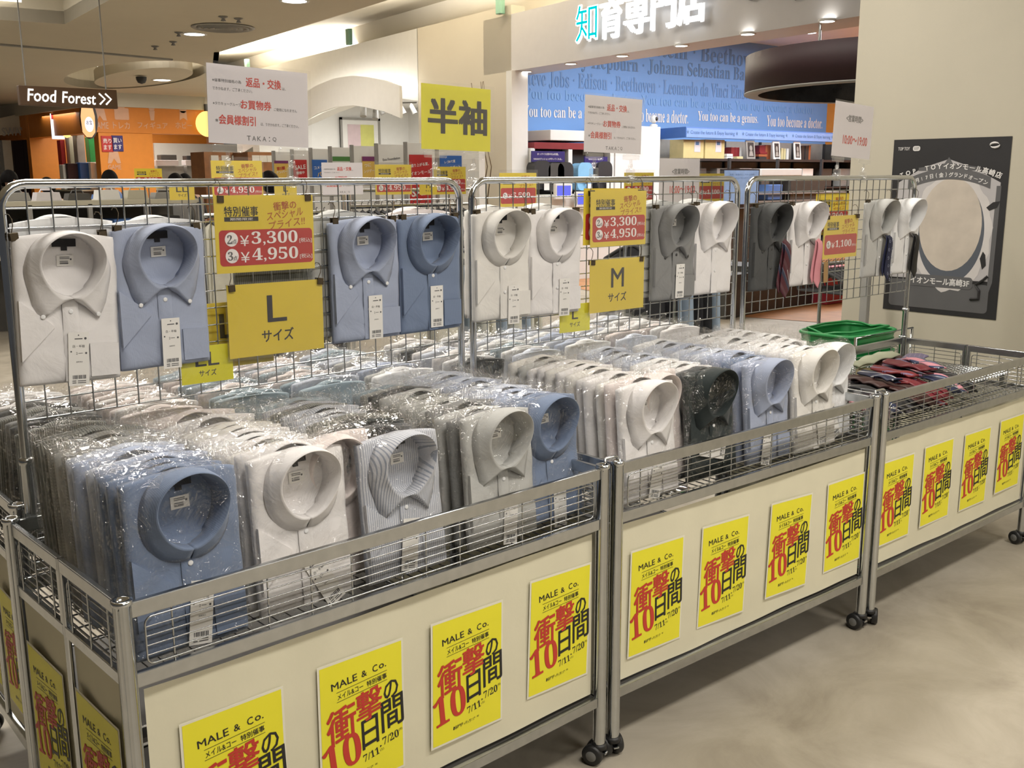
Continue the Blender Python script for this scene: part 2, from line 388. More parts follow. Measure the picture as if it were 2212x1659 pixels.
# right-hand partition wall of the hall, its end face towards the blue shop
struct('wall_right', G().box(4.3, -6, 0, 4.62, 1.312, 3.2), M['wall'])
# hall ceiling, with coffer, ring-shaped light well and the raised light cove along the shop fronts
def plate_with_holes(outer, holes, z, th):
    b = bmesh.new(); es = []
    for loop in [outer]+holes:
        vv = [b.verts.new((x, y, z)) for x, y in loop]
        es += [b.edges.new((vv[i], vv[(i+1) % len(vv)])) for i in range(len(vv))]
    bmesh.ops.triangle_fill(b, edges=es, use_beauty=True, use_dissolve=False)
    r = bmesh.ops.extrude_face_region(b, geom=list(b.faces))
    for v in [q for q in r['geom'] if isinstance(q, bmesh.types.BMVert)]: v.co.z += th
    bmesh.ops.recalc_face_normals(b, faces=b.faces); b.verts.index_update()
    g = G().add([v.co for v in b.verts], [[v.index for v in f.verts] for f in b.faces]); b.free(); return g
def ell(cx, cy, a, b, n=40, rot=0):
    c, s = math.cos(rot), math.sin(rot)
    return [(cx+a*math.cos(2*PI*k/n)*c-b*math.sin(2*PI*k/n)*s, cy+a*math.cos(2*PI*k/n)*s+b*math.sin(2*PI*k/n)*c) for k in range(n)]
coffer = [(-2.2, 8.0), (3.16, 8.0), (3.4, 10.8), (-2.2, 11.6)]
well = ell(6.2, 16.4, .98, 2.8, 48, -.12)
island = ell(6.55, 16.9, .66, 2.15, 48, -.12)
edge = [(-8, -7), (5.18, -7), (5.34, 7.0), (5.62, 9.6), (5.88, 12.2), (10.4, 22.6), (11.4, 32), (-8, 32)]
struct('ceiling', plate_with_holes(edge, [coffer, well], 3.2, .14), M['ceil'])
struct('trim_1', G().tube([pt(0, 95, 'z', 3.195), pt(200, 112, 'z', 3.195), pt(372, 128, 'z', 3.195)], .022, 6), M['mid'])
g = G()   # coffer sides
for (a, b) in zip(coffer, coffer[1:]+coffer[:1]):
    g.add([(a[0], a[1], 3.2), (b[0], b[1], 3.2), (b[0], b[1], 3.75), (a[0], a[1], 3.75)], [(0, 1, 2, 3)])
struct('trim_2', g, M['ceil'])
struct('ceiling.001', G().box(-2.3, 7.9, 3.75, 3.5, 11.7, 3.8), M['ceil'])
tag(put('cove_lamp', G().box(-2.1, 10.86, 3.40, 3.28, 10.98, 3.47), M['cove']), 'long glowing tube lamp inside the square ceiling recess', 'ceiling lamp')
area('recess_lamp', (.8, 9.6, 3.70), 4.0, 2.0, 70)
g = G(); n = len(well)
for i in range(n):
    a, b = well[i], well[(i+1) % n]; g.add([(a[0], a[1], 3.2), (b[0], b[1], 3.2), (b[0], b[1], 3.7), (a[0], a[1], 3.7)], [(0, 1, 2, 3)], True)
struct('trim_3', g, M['ceil'])
struct('ceiling.002', G().prismz(ell(6.2, 16.4, 1.1, 3.0, 40, -.12), 3.7, 3.75), M['ceil'])
struct('ceiling.003', G().prismz(island, 3.22, 3.42), M['ceil'])
g = G().tube([(x, y, 3.50) for x, y in ell(6.55, 16.9, .56, 1.95, 48, -.12)], .035, 8, closed=True)
tag(put('ring_lamp', g, M['cove']), 'oval glowing ring lamp in the round ceiling recess', 'ceiling lamp')
area('recess_lamp', (6.2, 15.4, 3.6), .8, 1.6, 26)
# raised ceiling over the shop-front corridor, washed by the light cove
struct('ceiling.004', G().box(5.0, -7, 4.3, 13, 32, 4.4), M['ceil'])
tag(put('cove_lamp', G().box(5.55, -2, 3.36, 5.62, 12.8, 3.42), M['cove']), 'long glowing cove lamp along the edge of the raised ceiling', 'ceiling lamp')
SX = lambda y: 8.41+.1168*(y-3.856)
_sk = -math.atan(.1168)
area('cove_wash', (SX(7)+.22, 7, 3.97), .30, 12.4, 900, WARM, (PI, 0, -_sk))
area('cove_wash', (SX(17.5)+.22, 17.5, 3.97), .30, 8.0, 450, WARM, (PI, 0, -_sk))
struct('trim_9', G().prismz([(5.88, 12.2), (10.4, 22.6), (10.35, 22.65), (5.82, 12.25)], 3.2, 4.3), M['bulkhead'])
struct('wall_back_upper', G().add([(SX(-2)+.5, -2, 3.0), (SX(26)+.5, 26, 3.0), (SX(26)+.5, 26, 4.4), (SX(-2)+.5, -2, 4.4)], [(0, 1, 2, 3)]), M['bulkhead'])
def Sbox(y0, y1, z0, z1, off=0, th=.25):
    """box along the line of shop fronts"""
    a, b = SX(y0)+off, SX(y1)+off
    return G().add([(a, y0, z0), (b, y1, z0), (b+th, y1, z0), (a+th, y0, z0), (a, y0, z1), (b, y1, z1), (b+th, y1, z1), (a+th, y0, z1)],
                   [(0,1,2,3),(7,6,5,4),(4,5,1,0),(5,6,2,1),(6,7,3,2),(7,4,0,3)])
struct('wall_back', Sbox(9.75, 12.50, 0, 3.84), M['bulkhead'])           # pier between blue shop and arch shop
struct('trim_4', Sbox(9.66, 9.80, 0, 2.95, -.06, .3), M['white'])
struct('wall_back.001', Sbox(-1, 3.0, 0, 3.84), M['bulkhead'])
# arch shop opening: bulkhead with a segmental arch
def arch_wall():
    pr = [(ptS(u, v).y, ptS(u, v).z) for u, v in [(905, 218), (870, 213), (830, 211), (780, 217), (740, 228), (700, 243), (660, 262)]]
    pr = [(12.5, 2.70)] + pr + [(19.2, 2.40), (21.5, 2.0)]
    g = G(); vs = []; fs = []
    for y, z in pr:
        x = SX(y); vs += [(x, y, z), (x, y, 3.84), (x+.3, y, z), (x+.3, y, 3.84)]
    for i in range(len(pr)-1):
        a = 4*i; b = a+4
        fs += [(a, a+1, b+1, b), (a+2, b+2, b+3, a+3), (a, b, b+2, a+2)]
    return g.add(vs, fs)
struct('wall_back.002', arch_wall(), M['white'])
g = G()   # lit rim standing proud above the arch
pr = [(ptS(u, v).y, ptS(u, v).z) for u, v in [(905, 188), (870, 176), (830, 169), (800, 166), (760, 172), (720, 188), (690, 206), (650, 240)]]
vs = []; fs = []
for y, z in pr:
    x = SX(y)-.38; vs += [(x, y, z), (x, y, z-.50), (x+.05, y, z), (x+.05, y, z-.50)]
for i in range(len(pr)-1):
    a = 4*i; b = a+4; fs += [(a, b, b+1, a+1), (a+2, a+3, b+3, b+2), (a, a+2, b+2, b), (a+1, b+1, b+3, a+3)]
fs += [(0, 1, 3, 2), (4*len(pr)-4, 4*len(pr)-2, 4*len(pr)-1, 4*len(pr)-3)]
struct('trim_5', G().add(vs, fs), M['white'])
tag(put('arch_lamp', G().tube([(SX(y)-.20, y, z-.06) for y, z in pr], .03, 8), M['cove_arch']), 'glowing lamp line hidden behind the white arch', 'lamp')
struct('wall_back.003', G().box(9.6, 18.6, 0, 16, 18.9, 3.6), M['white'])    # arch shop rear wall
struct('wall_back.004', G().box(13.4, 12.0, 0, 13.7, 18.6, 3.6), M['white'])
struct('wall_back.005', G().box(9.75, 12.3, 0, 13.6, 12.6, 3.6), M['white'])
struct('ceiling.005', G().prismz([(SX(12)+.3, 12.0), (14, 12.0), (14, 19), (SX(19)+.3, 19)], 3.05, 3.12), M['white'])
# far left: bulkhead, dark brick shop
struct('wall_left', G().box(-6, 30.0, 0, 14, 30.3, 4.4), M['brick'])
def P3(*uvs, ax='y', val=0): return [pt(u, v, ax, val) for u, v in uvs]
q = P3((-60, 268), (80, 238), (85, 282), (-60, 300), ax='y', val=24.5)
struct('wall_left_upper', G().add([*q, *[p+Vector((0, .3, 0)) for p in q]], [(3,2,1,0),(4,5,6,7),(0,1,5,4),(1,2,6,5),(2,3,7,6),(3,0,4,7)]), M['bulkhead'])
# ------------------------------------------------------------------ blue shop
struct('floor.001', G().add([(pt(1590, 683, 'z', .004)), pt(1850, 702, 'z', .004), Vector((12, 1.0, .004)), Vector((19, 1.0, .004)), Vector((19, 10.3, .004)), Vector((9.6, 10.3, .004)), pt(1500, 674, 'z', .004)],
       [(0, 1, 2, 3, 4, 5, 6)]), M['wood'])
BY = 10.3
struct('wall_blue', G().box(9.55, BY, 0, 17.75, BY+.2, 3.86), M['blue_wall'])
struct('wall_orange', G().box(17.75, -1, 0, 17.95, BY+.2, 3.86), M['orange'])
struct('ceiling.006', G().prismz([(SX(-1)+.55, -1), (18, -1), (18, BY+.3), (SX(BY)+.55, BY+.3)], 3.85, 3.95), M['white'])
# white fascia with its soffit
def fascia():
    y0, y1 = 10.48, 2.4
    prof = lambda y: [(SX(y), y, 2.95), (SX(y), y, 3.712), (SX(y)+.55, y, 3.712), (SX(y)+.55, y, 2.95)]
    return G().add(prof(y0)+prof(y1), [(0, 1, 2, 3), (7, 6, 5, 4), (0, 4, 5, 1), (1, 5, 6, 2), (2, 6, 7, 3), (3, 7, 4, 0)])
struct('wall_fascia', fascia(), M['fascia'])
# lit letters of the shop name, standing off the fascia
sg = thing('shop_sign', 'glowing shop name letters on the white fascia above the blue shop', 'sign')
p0, p1 = ptS(1255, 95), ptS(1535, 46)
g = G(); wtxt = abs(p0.y-p1.y); hh = .46
letters(g, '知育専門店', 0, 0, wtxt, hh, res=2, bold=.02)
face = G(); face.v = [(x, y-.05, z) for x, y, z in g.v]; face.f = g.f; face.sm = g.sm
ang = math.atan2(p1.y-p0.y, p1.x-p0.x)
mid = (p0+p1)/2; sg.location = (mid.x-.05, mid.y, 3.37); sg.rotation_euler = (0, 0, ang)
put('letter_faces', face, glow('sign_letters', (.86, .93, 1.0), 7.0), sg)
g2 = letters(G(), '知', -wtxt*.4, 0, wtxt*.185, hh*.94, y=-.056)
put('cyan_letter_strokes', g2, glow('sign_letters_cyan', (.0, .75, .80), 1.0), sg, loc=(0, 0, 0))
g = G(); letters(g, '知育専門店', 0, 0, wtxt*1.015, hh*1.06, y=-.02, bold=.05); put('letter_returns', g, M['white'], sg)
s2 = thing('shop_sign', 'dark script lettering on the white fascia right of the glowing letters', 'sign')
p0, p1 = ptS(1630, 4), ptS(1740, -14); mid = (p0+p1)/2; s2.location = (mid.x-.03, mid.y, 3.36); s2.rotation_euler = (0, 0, ang)
put('lettering', letters(G(), 'Scop', 0, 0, .85, .34, bold=.03), M['dark'], s2)
# downlights under the fascia and inside the shop
def downlight(p, r, label, cat='downlight', group=None, up=.02):
    t = thing('downlight', label, cat, p, group=group)
    put('trim_ring', G().lathe([(r*.92, -.004), (r*1.12, -.006), (r*1.15, 0), (r*1.15, up)], n=20), M['white'], t)
    put('lens', G().prismz([(r*math.cos(2*PI*k/20), r*math.sin(2*PI*k/20)) for k in range(20)], -.003, up*.5), M['lamp'], t)
    return t
for k, (u, v) in enumerate([(1137, 155), (1233, 138), (1344, 121), (1472, 99), (1615, 74), (1787, 46)]):
    p = pt(u, v, 'z', 2.944); downlight(p, .075, '%s round downlight from the left under the white fascia' % ORD[k], group='fascia downlights')
for k, (u, v) in enumerate([(1704, 71), (1751, 71), (1690, 74), (1838, 84)]):
    p = pt(u, v, 'z', 3.843); downlight(p, .10, '%s round downlight in the blue shop ceiling beyond the fascia' % ORD[k], group='blue shop downlights')
for lab, (u, v), r in [('oval downlight in the hall ceiling near the round air vent', (420, 74), .13), ('round downlight at the top edge of the picture', (636, 2), .13), ('downlight on the island inside the ring-shaped recess', (350, 173), .16)]:
    p = pt(u, v, 'z', 3.216 if 'island' in lab else 3.194); downlight(p, r, lab)
v = thing('air_vent', 'round louvred air vent in the hall ceiling', 'air vent', pt(482, 60, 'z', 3.192))
put('rim', G().lathe([(.30, .0), (.34, -.012), (.36, 0)], n=28), M['mid'], v)
for k in range(4): put('louvre', G().lathe([(.06+.065*k, -.004), (.09+.065*k, -.022), (.095+.065*k, -.004)], n=28), M['mid'], v)
for k, (u, v_) in enumerate([(482, 36), (386, 70), (374, 90), (335, 100), (515, 40)]):
    tag(put('sprinkler', G().lathe([(0, -.05), (.03, -.045), (.015, -.02), (.05, -.005), (.05, 0)], pt(u, v_, 'z', 3.197), n=12), M['mid']), '%s small sprinkler head in the hall ceiling, counted from the vent' % ORD[k], 'sprinkler', 'ceiling sprinklers')
tag(put('security_camera', G().lathe([(0, -.12), (.06, -.10), (.085, -.05), (.09, 0)], pt(305, 166, 'z', 3.20), n=16), M['dark']), 'dark dome camera on the ring recess island', 'security camera')
# hanging green exit boxes along the bulkhead
for k, (u, v_) in enumerate([(1090, 6), (762, 78), (541, 140)]):
    p = ptS(u, v_); tag(put('exit_lamp', G().box(p.x-.12, p.y-.06, p.z-.16, p.x-.04, p.y+.06, p.z+.12, .01), mat('exit_green_%d' % k, (.16, .30, .22), .4)), '%s small green exit box on the bulkhead from the right' % ORD[k], 'exit sign', 'green exit boxes')
# lettering on the blue wall
def wall_text(s, u0, u1, v, m, hk=None, ser=True):
    a, b = pt(u0, v, 'y', BY), pt(u1, v, 'y', BY)
    return letters(G(), serif(s) if ser else s, (a.x+b.x)/2, (a.z+b.z)/2, b.x-a.x, hk, y=BY-.006)
_ROWS = [('ink_navy', 'Einstein · Beethoven', 1360, 96, 1648, 132, .26, 'topmost dark blue row of scientist and composer names on the blue wall'),
 ('ink_navy', 'Audrey Hepburn · Johann Sebastian Bach · Leonardo', 1180, 128, 1725, 174, .27, 'second dark blue row of names on the blue wall'),
 ('ink_soft', 'Steve Jobs · Edison · Beethoven · Leonardo da Vinci Einstein', 1128, 168, 1636, 203, .25, 'third, softer blue row of names on the blue wall'),
 ('ink_soft', 'Johann Sebastian Bach', 1660, 200, 1782, 212, .20, 'short soft blue name row under the ring pendant'),
 ('ink_faint', 'You too become a doctor. You too can be a genius. You too become a doctor.', 1132, 204, 1760, 240, .19, 'faint pale sentence row on the blue wall'),
 ('ink_white', 'You too can be a genius.', 1130, 243, 1310, 249, .21, 'leftmost white sentence low on the blue wall'),
 ('ink_white', 'You too become a doctor.', 1345, 247, 1486, 254, .20, 'white sentence right of the white return notice'),
 ('ink_white', 'You too can be a genius.', 1507, 253, 1637, 259, .20, 'white genius sentence in the middle of the blue wall'),
 ('ink_white', 'You too become a doctor.', 1656, 261, 1776, 267, .19, 'rightmost white sentence on the blue wall')]
for m, s_, u0, v0, u1, v1, h, lab in _ROWS:
    p, q = pt(u0, v0, 'y', BY), pt(u1, v1, 'y', BY); th_ = math.degrees(math.atan2(q.z-p.z, q.x-p.x))
    tag(put('wall_lettering', letters(G(), serif(s_), (p.x+q.x)/2, (p.z+q.z)/2, q.x-p.x, h*1.05, y=BY-.006, rot=th_), M[m]), lab, 'wall lettering', 'lettering rows on the blue wall')
# ------------------------------------------------------------------ wagons
WL, WD, WH = 1.19, .575, .80
def caster_parts(root, x, y, ang):
    c = put('caster', G().lathe([(.008, .058), (.02, .056), (.021, .044), (.012, .042)], n=14).box(-.012, -.005, .022, .012, .030, .046, .004), M['rubber'], root, (x, y, 0), (0, 0, ang))
    for s in (-1, 1):
        w = put('wheel', G().lathe([(.010, -.011), (.024, -.011), (.0275, -.006), (.0275, .006), (.024, .011), (.010, .011)], (s*.016, .012, .0278), 'x', 22), M['rubber'], c)
        put('hub', G().lathe([(0, .0115), (.014, .0112), (.016, .009)] if s > 0 else [(0, -.0115), (.014, -.0112), (.016, -.009)], (s*.016, .012, .0278), 'x', 16), M['hub'], c)
    put('brake_lever', G().box(-.008, -.022, .030, .008, -.004, .036, .002), M['chrome'], c)
    return c
_WG = {}
def wire_fence(x0, x1, z0, z1, nh, vx, r=.0019, cr=.012):
    g = G()
    pts = []
    for cx, cz, a in ((x1-cr, z0+cr, -90), (x1-cr, z1-cr, 0), (x0+cr, z1-cr, 90), (x0+cr, z0+cr, 180)):
        for k in range(4):
            t = math.radians(a+30*k); pts.append((cx+cr*math.cos(t), 0, cz+cr*math.sin(t)))
    g.tube(pts, r, 6, closed=True)
    for k in range(1, nh): 
        z = z0+(z1-z0)*k/nh; g.tube([(x0, 0, z), (x1, 0, z)], r*.85, 6)
    for x in vx: g.tube([(x, .004, z0-.018), (x, .004, z1+.012)], r*.95, 6)
    return g
def wavy(x0, x1, z0, z1, y, amp, nx, nz, ph):
    return lambda u, v: (x0+(x1-x0)*u, y+amp*math.sin(9*u+ph)*(.4+.6*(1-v))+amp*.6*math.sin(23*u+ph*2+2*v), z0+(z1-z0)*v + (amp*.9*math.sin(5.3*u+ph) if v in (0, 1) else 0))
def wagon(label, loc, rz, L=WL, front=True, side='both', posters=True):
    t = thing('sale_wagon', label, 'sale wagon', loc, (0, 0, rz), 'chrome wagons of the shirt sale')
    r = .0155
    for x in (0, L):
        for y in (0, WD):
            g = G().lathe([(r, .056), (r, WH-.006), (r+.0025, WH-.004), (r+.0025, WH+.004), (r-.004, WH+.005), (r-.005, WH-.004), (0, WH-.012)], (x, y, 0), n=18)
            for k in range(4):
                a = PI/4+k*PI/2; g.tube([(x+r*.98*math.cos(a), y+r*.98*math.sin(a), .06), (x+r*.98*math.cos(a), y+r*.98*math.sin(a), WH-.01)], .0014, 4)
            put('post', g, M['chrome'], t)
            caster_parts(t, x, y, random.uniform(-1.2, 1.2) + (PI if y else 0))
    for y in (0, WD):
        s = -1 if y == 0 else 1
        put('top_rail', G().box(.012, y-.006, .768, L-.012, y+.006, .797, .002), M['steel'], t)
        put('middle_rail', G().box(.012, y-.006, .640, L-.012, y+.006, .668, .002), M['steel'], t)
        put('bottom_rail', G().box(.012, y-.007, .163, L-.012, y+.007, .190, .002), M['steel'], t)
        vx = [.085+k*(L-.17)/11 for k in range(12) if k in (0, 2, 3, 4, 6, 7, 9, 10, 11)]
        put('wire_grid', wire_fence(.035, L-.035, .676, .762, 5, vx), M['wire'], t, (0, y+.003*s, 0))
    for x in (0, L):
        put('bottom_rail', G().box(x-.007, .012, .163, x+.007, WD-.012, .190, .002), M['steel'], t)
        for k in range(2):
            y0, y1 = (.018, WD/2-.006) if k == 0 else (WD/2+.006, WD-.018)
            g = G().box(x-.006, y0, .770, x+.006, y1, .797, .002).box(x-.006, y0, .640, x+.006, y1, .664, .002)
            g.box(x-.005, y0, .64, x+.005, y0+.010, .77).box(x-.005, y1-.010, .64, x+.005, y1, .77)
            put('side_frame', g, M['steel'], t)
            put('wire_grid', wire_fence(y0+.016, y1-.016, .676, .758, 5, [y0+.04, (y0+y1)/2, y1-.04]), M['wire'], t, (x, 0, 0), (0, 0, PI/2))
        put('middle_post', G().tube([(x, WD/2, .17), (x, WD/2, .797)], .007, 8), M['chrome'], t)
    # wire deck that carries the goods, on two stretchers
    g = G()
    for k in range(40): g.tube([(.02+k*(L-.04)/39, .008, .652), (.02+k*(L-.04)/39, WD-.008, .652)], .0016, 4)
    for k in range(9): g.tube([(.012, .03+k*(WD-.06)/8, .650), (L-.012, .03+k*(WD-.06)/8, .650)], .002, 4)
    put('wire_deck', g, M['deck'], t)
    put('light_block_panel', G().box(.010, .010, .178, L-.010, WD-.010, .187), M['dgrey'], t)  # added panel, blocks light from above to darken the floor underneath
    # cream cloth skirts
    ph = random.uniform(0, 6)
    if front: put('skirt', G().grid(wavy(.030, L-.024, .197, .626, .012, .0022, 40, 6, ph), 44, 6), M['cloth'], t)
    for x in ((0,) if side == 'left' else (L,) if side == 'right' else (0, L)):
        for k in range(2):
            y0, y1 = (.020, WD/2-.008) if k == 0 else (WD/2+.008, WD-.020)
            put('skirt', G().grid(lambda u, v: (x+(.006 if x == 0 else -.006)+.003*math.sin(7*u+k+2*v), y0+(y1-y0)*u, .197+.433*v), 16, 6), M['cloth'], t)
    return t, ph
YW1 = math.atan2(.054, 1.197)
wag = {}
wag['a'], pha = wagon('chrome sale wagon at the left end of the row, nearest the camera', (0, -.054, 0), YW1)
wag['b'], phb = wagon('middle chrome sale wagon with shirts, between the two wagons of the front row', (1.2403, 0, 0), 0, 1.181)
wag['c'], phc = wagon('chrome sale wagon full of neckties at the right end of the front row', (2.4765, 0, 0), .0126, 1.169)
# the row standing back to back with it
wag['d'], _ = wagon('chrome sale wagon behind the left front wagon, its left side turned to the camera', (.0, 1.145, 0), PI, front=False)
wag['d'].location = (1.20, 1.186, 0); wag['d'].rotation_euler = (0, 0, PI)
wag['e'], _ = wagon('chrome sale wagon behind the middle front wagon', (2.425, 1.186, 0), PI, 1.181, front=False, side='right')
def place(w, x, y, z):
    """local point of a wagon -> world"""
    o = wag[w]; c, s = math.cos(o.rotation_euler.z), math.sin(o.rotation_euler.z)
    return (o.location.x+x*c-y*s, o.location.y+x*s+y*c, z)
# hooks that couple neighbouring wagons
for nm, x0, x1, y in (('left and middle', 1.197, 1.2403, 0), ('middle and right', 2.4213, 2.4765, 0)):
    tag(put('coupling_hook', G().tube([(x0, y, .806), (x0, y+.002, .812), (x0+.006, y+.004, .815), (x1-.006, y+.004, .815), (x1, y+.002, .812), (x1, y, .806)], .004, 8), M['chrome']),
        'small chrome hook joining the front posts of the %s wagons' % nm, 'hook')
# ------------------------------------------------------------------ yellow campaign posters on the skirts
PW, PH = .21, .297
def campaign_prints():
    k, r = G(), G(); y = -.0012
    letters(k, 'MALE', -.043, .098, .062, .0155, y, 4, .012); letters(k, '&', .005, .101, .013, .0135, y, 4, .012)
    letters(k, 'C', .032, .1035, .0125, .0155, y, 4, .012); letters(k, 'o.', .051, .1035, .018, .0105, y, 4, .012)
    c4, s4 = math.cos(math.radians(4)), math.sin(math.radians(4))
    for z0 in (.0835, .0625):
        k.add([(-.062, y, z0-.003), (.062, y, z0+.0055), (.062, y, z0+.0065), (-.062, y, z0-.002)], [(0, 1, 2, 3)])
    letters(k, 'メイル&コー', -.029, .0725, .062, .0125, y, 4, .01); letters(k, '特別催事', .036, .077, .050, .0125, y, 4, .02)
    letters(r, '衝', -.0525, .0085, .072, .078, y, 9, .026, shear=.12); letters(r, '撃', .016, .030, .066, .068, y, 9, .026, shear=.12)
    letters(k, 'の', .071, .0435, .038, .040, y, 10, .02, shear=.12)
    letters(r, serif('10'), -.053, -.0585, .092, .072, y, 9, .006, shear=.05)
    letters(k, '日', .0165, -.033, .042, .066, y, 9, .020, shear=.12); letters(k, '間', .0735, -.010, .058, .070, y, 9, .018, shear=.12)
    letters(k, serif('7/11'), .018, -.086, .040, .017, y, 8, .0); letters(k, '▶', .043, -.076, .005, .005, y, 8)
    letters(k, serif('7/20'), .068, -.0655, .042, .018, y, 8, .0)
    letters(k, '(土)', .045, -.0845, .010, None, y, 8); letters(k, '(月)', .094, -.057, .010, None, y, 8)
    letters(k, '●営業時間　10：00〜19：00', -.005, -.114, .075, .0055, y, 3); letters(k, '●場所　2F　サウスコート', -.012, -.118, .062, .0055, y, 3)
    return k.mesh('black_print'), r.mesh('red_print')
_kp, _rp = campaign_prints()
def poster_sheet(curl):
    g = G(); f = lambda u, v: (-PW/2+PW*u, -.0004-.0035*curl*(u-.5)**2*4*(.3+.7*v)*0, -PH/2+PH*v)
    return G().prism([(-PW/2, -PH/2), (PW/2, -PH/2), (PW/2, PH/2), (-PW/2, PH/2)], -.0003, .0003)
_ps = poster_sheet(0).mesh('border_sheet'); _pf = flat(G(), [(-PW/2+.005, -PH/2+.005), (PW/2-.005, -PH/2+.005), (PW/2-.005, PH/2-.005), (-PW/2+.005, PH/2-.005)], -.0007).mesh('yellow_field')
def poster(w, x, z, y, rz, label, tilt=0):
    o = wag[w]
    t = thing('campaign_poster', label, 'poster', place(w, x, y, z), (0, tilt, o.rotation_euler.z+rz), 'yellow campaign posters')
    put('border_sheet', _ps, M['paper_edge'], t); put('yellow_field', _pf, M['poster'], t)
    put('black_print', _kp, M['ink_black'], t); put('red_print', _rp, M['ink_red'], t)
for w, xs, zs, tl, nm in (('a', (.190, .474, .757, 1.050), (.390, .398, .400, .413), (0, -.01, -.02, -.035), 'left'), ('b', (.164, .446, .759, 1.056), (.398, .396, .396, .402), (-.02, -.035, -.04, 0), 'middle'),
                      ('c', (.137, .42, .715, 1.005), (.410, .414, .408, .415), (-.01, 0, -.01, 0), 'right')):
    for k, (x, z, tt) in enumerate(zip(xs, zs, tl)): poster(w, x, z, .0075, 0, '%s yellow poster from the left on the front skirt of the %s wagon' % (ORD[k], nm), -tt)
for w, x, nm in (('a', 0, 'left front wagon'), ('d', WL, 'wagon behind the left front wagon')):
    for k in range(2):
        yy = WD*.28 if k == 0 else WD*.76
        # side skirts sit at x = +-.006 from the side plane; the poster hangs just outside it
        poster(w, (-.0025 if x == 0 else WL+.0025), .395, yy, (-PI/2 if x == 0 else PI/2), 'yellow poster on the side skirt of the %s, %s half' % (nm, ('front', 'rear')[k] if w == 'a' else ('outer', 'inner')[k]))
# ------------------------------------------------------------------ net panels standing on the wagons' back posts
PT, PB = 1.484, 1.003
def net_panel(label, a, b):
    a, b = Vector((*a, 0)), Vector((*b, 0)); L = (b-a).length; rz = math.atan2(b.y-a.y, b.x-a.x)
    t = thing('net_panel', label, 'net panel', a, (0, 0, rz), 'net panels above the wagons')
    r = .0096; cr = .05
    pts = [(0, 0, WH+.007), (0, 0, PT-cr)] + [(cr-cr*math.cos(k*PI/12), 0, PT-cr+cr*math.sin(k*PI/12)) for k in range(1, 6)] + [(cr, 0, PT), (L-cr, 0, PT)] + \
          [(L-cr+cr*math.sin(k*PI/12), 0, PT-cr+cr*math.cos(k*PI/12)) for k in range(1, 6)] + [(L, 0, PT-cr), (L, 0, WH+.007)]
    put('tube_frame', G().tube(pts, r, 12), M['chrome'], t)
    for x in (0, L):
        put('socket', G().lathe([(.0125, WH+.006), (.0125, WH+.11), (.0150, WH+.112), (.0150, WH+.124), (.009, WH+.126)], (x, 0, 0), n=14), M['steel'], t)
    g = G(); n = max(2, int(round((PT-.048-PB)/.0408)))
    for k in range(n+1):
        z = PB+(PT-.048-PB)*k/n; g.tube([(0, 0, z), (L, 0, z)], .0018, 6)
    put('horizontal_wires', g, M['wire'], t)
    g = G(); m = int(round(L/.0497))
    for k in range(1, m): g.tube([(L*k/m, -.0036, PB), (L*k/m, -.0036, PT-.004)], .0018, 6)
    put('vertical_wires', g, M['wire'], t)
    return t
net_panel('left net panel with white and blue shirts and an L size sign', (.017, .524), (1.197, .576))
net_panel('middle net panel with white and grey shirts and an M size sign', (1.2403, .577), (2.4213, .577))
net_panel('right net panel with shirts wearing neckties', (2.4765, .577), (3.6455, .590))
PYc = lambda x: .524+.0456*(x-.017) if x < 1.22 else .577 if x < 2.45 else .577+.0111*(x-2.4765)
PRZ = lambda x: math.atan(.0456) if x < 1.22 else 0 if x < 2.45 else math.atan(.0111)
# ------------------------------------------------------------------ folded shirts
SW, SH, ST = .205, .310, .022          # folded width, height, thickness
NA, NB_, NZ = .068, .064, SH-.062      # neck opening: half width, half height, centre height
def neck(th, k=1.0):
    """rim of the collar opening; th = 0 at the back of the neck, pi at the button"""
    s, c = math.sin(th), math.cos(th)
    x = NA*s*(1 - .20*((1-c)/2)**2.2)
    z = NB_*c if c > 0 else NB_*1.10*c
    return x*k, NZ+z*k
def in_neck(x, z, k=.96):
    dz = z-NZ
    return (x/(NA*k))**2 + (dz/((NB_ if dz > 0 else NB_*1.05)*k))**2 < 1
def body_mesh(seed, rumple=.0016, lod=1):
    rnd = random.Random(seed); ph = [rnd.uniform(0, 6) for _ in range(6)]
    nx, nz = (30, 44) if lod else (16, 22)
    def front(x, z):
        u = abs(x)/(SW/2); e = 1-max(0, (u-.86)/.14)**2
        e2 = 1-max(0, (z/SH-.93)/.07)**2*.5; e3 = 1-max(0, (.05-z/SH)/.05)**2*.6
        d = ST*.5*(.35+.65*e)*e2*e3
        w = rumple*(math.sin(31*x+17*z+ph[0])+.7*math.sin(58*x-41*z+ph[1])+.5*math.sin(23*x+88*z+ph[2]))
        return -(d+w)
    vs, fs = [], []
    def top(x):   # shoulders fall away a little
        return SH-.010*(abs(x)/(SW/2))**2
    for side in (0, 1):
        for j in range(nz+1):
            for i in range(nx+1):
                x = -SW/2+SW*i/nx; z = top(x)*j/nz
                if side == 0:
                    y = front(x, z)
                    if in_neck(x, z): y = ST*.5-.005
                else: y = ST*.5*(.75+.25*(1-max(0, (abs(x)/(SW/2)-.85)/.15)**2))
                vs.append((x, y, z))
    N = (nx+1)*(nz+1)
    for j in range(nz):
        for i in range(nx):
            a = j*(nx+1)+i; fs.append((a, a+1, a+nx+2, a+nx+1)); fs.append((N+a, N+a+nx+1, N+a+nx+2, N+a+1))
    per = [i for i in range(nx+1)]+[j*(nx+1)+nx for j in range(1, nz+1)]+[nz*(nx+1)+i for i in range(nx-1, -1, -1)]+[j*(nx+1) for j in range(nz-1, 0, -1)]
    for a, b in zip(per, per[1:]+per[:1]): fs.append((a, a+N, b+N, b))
    g = G().add(vs, fs, True); m = g.mesh('body'); return m
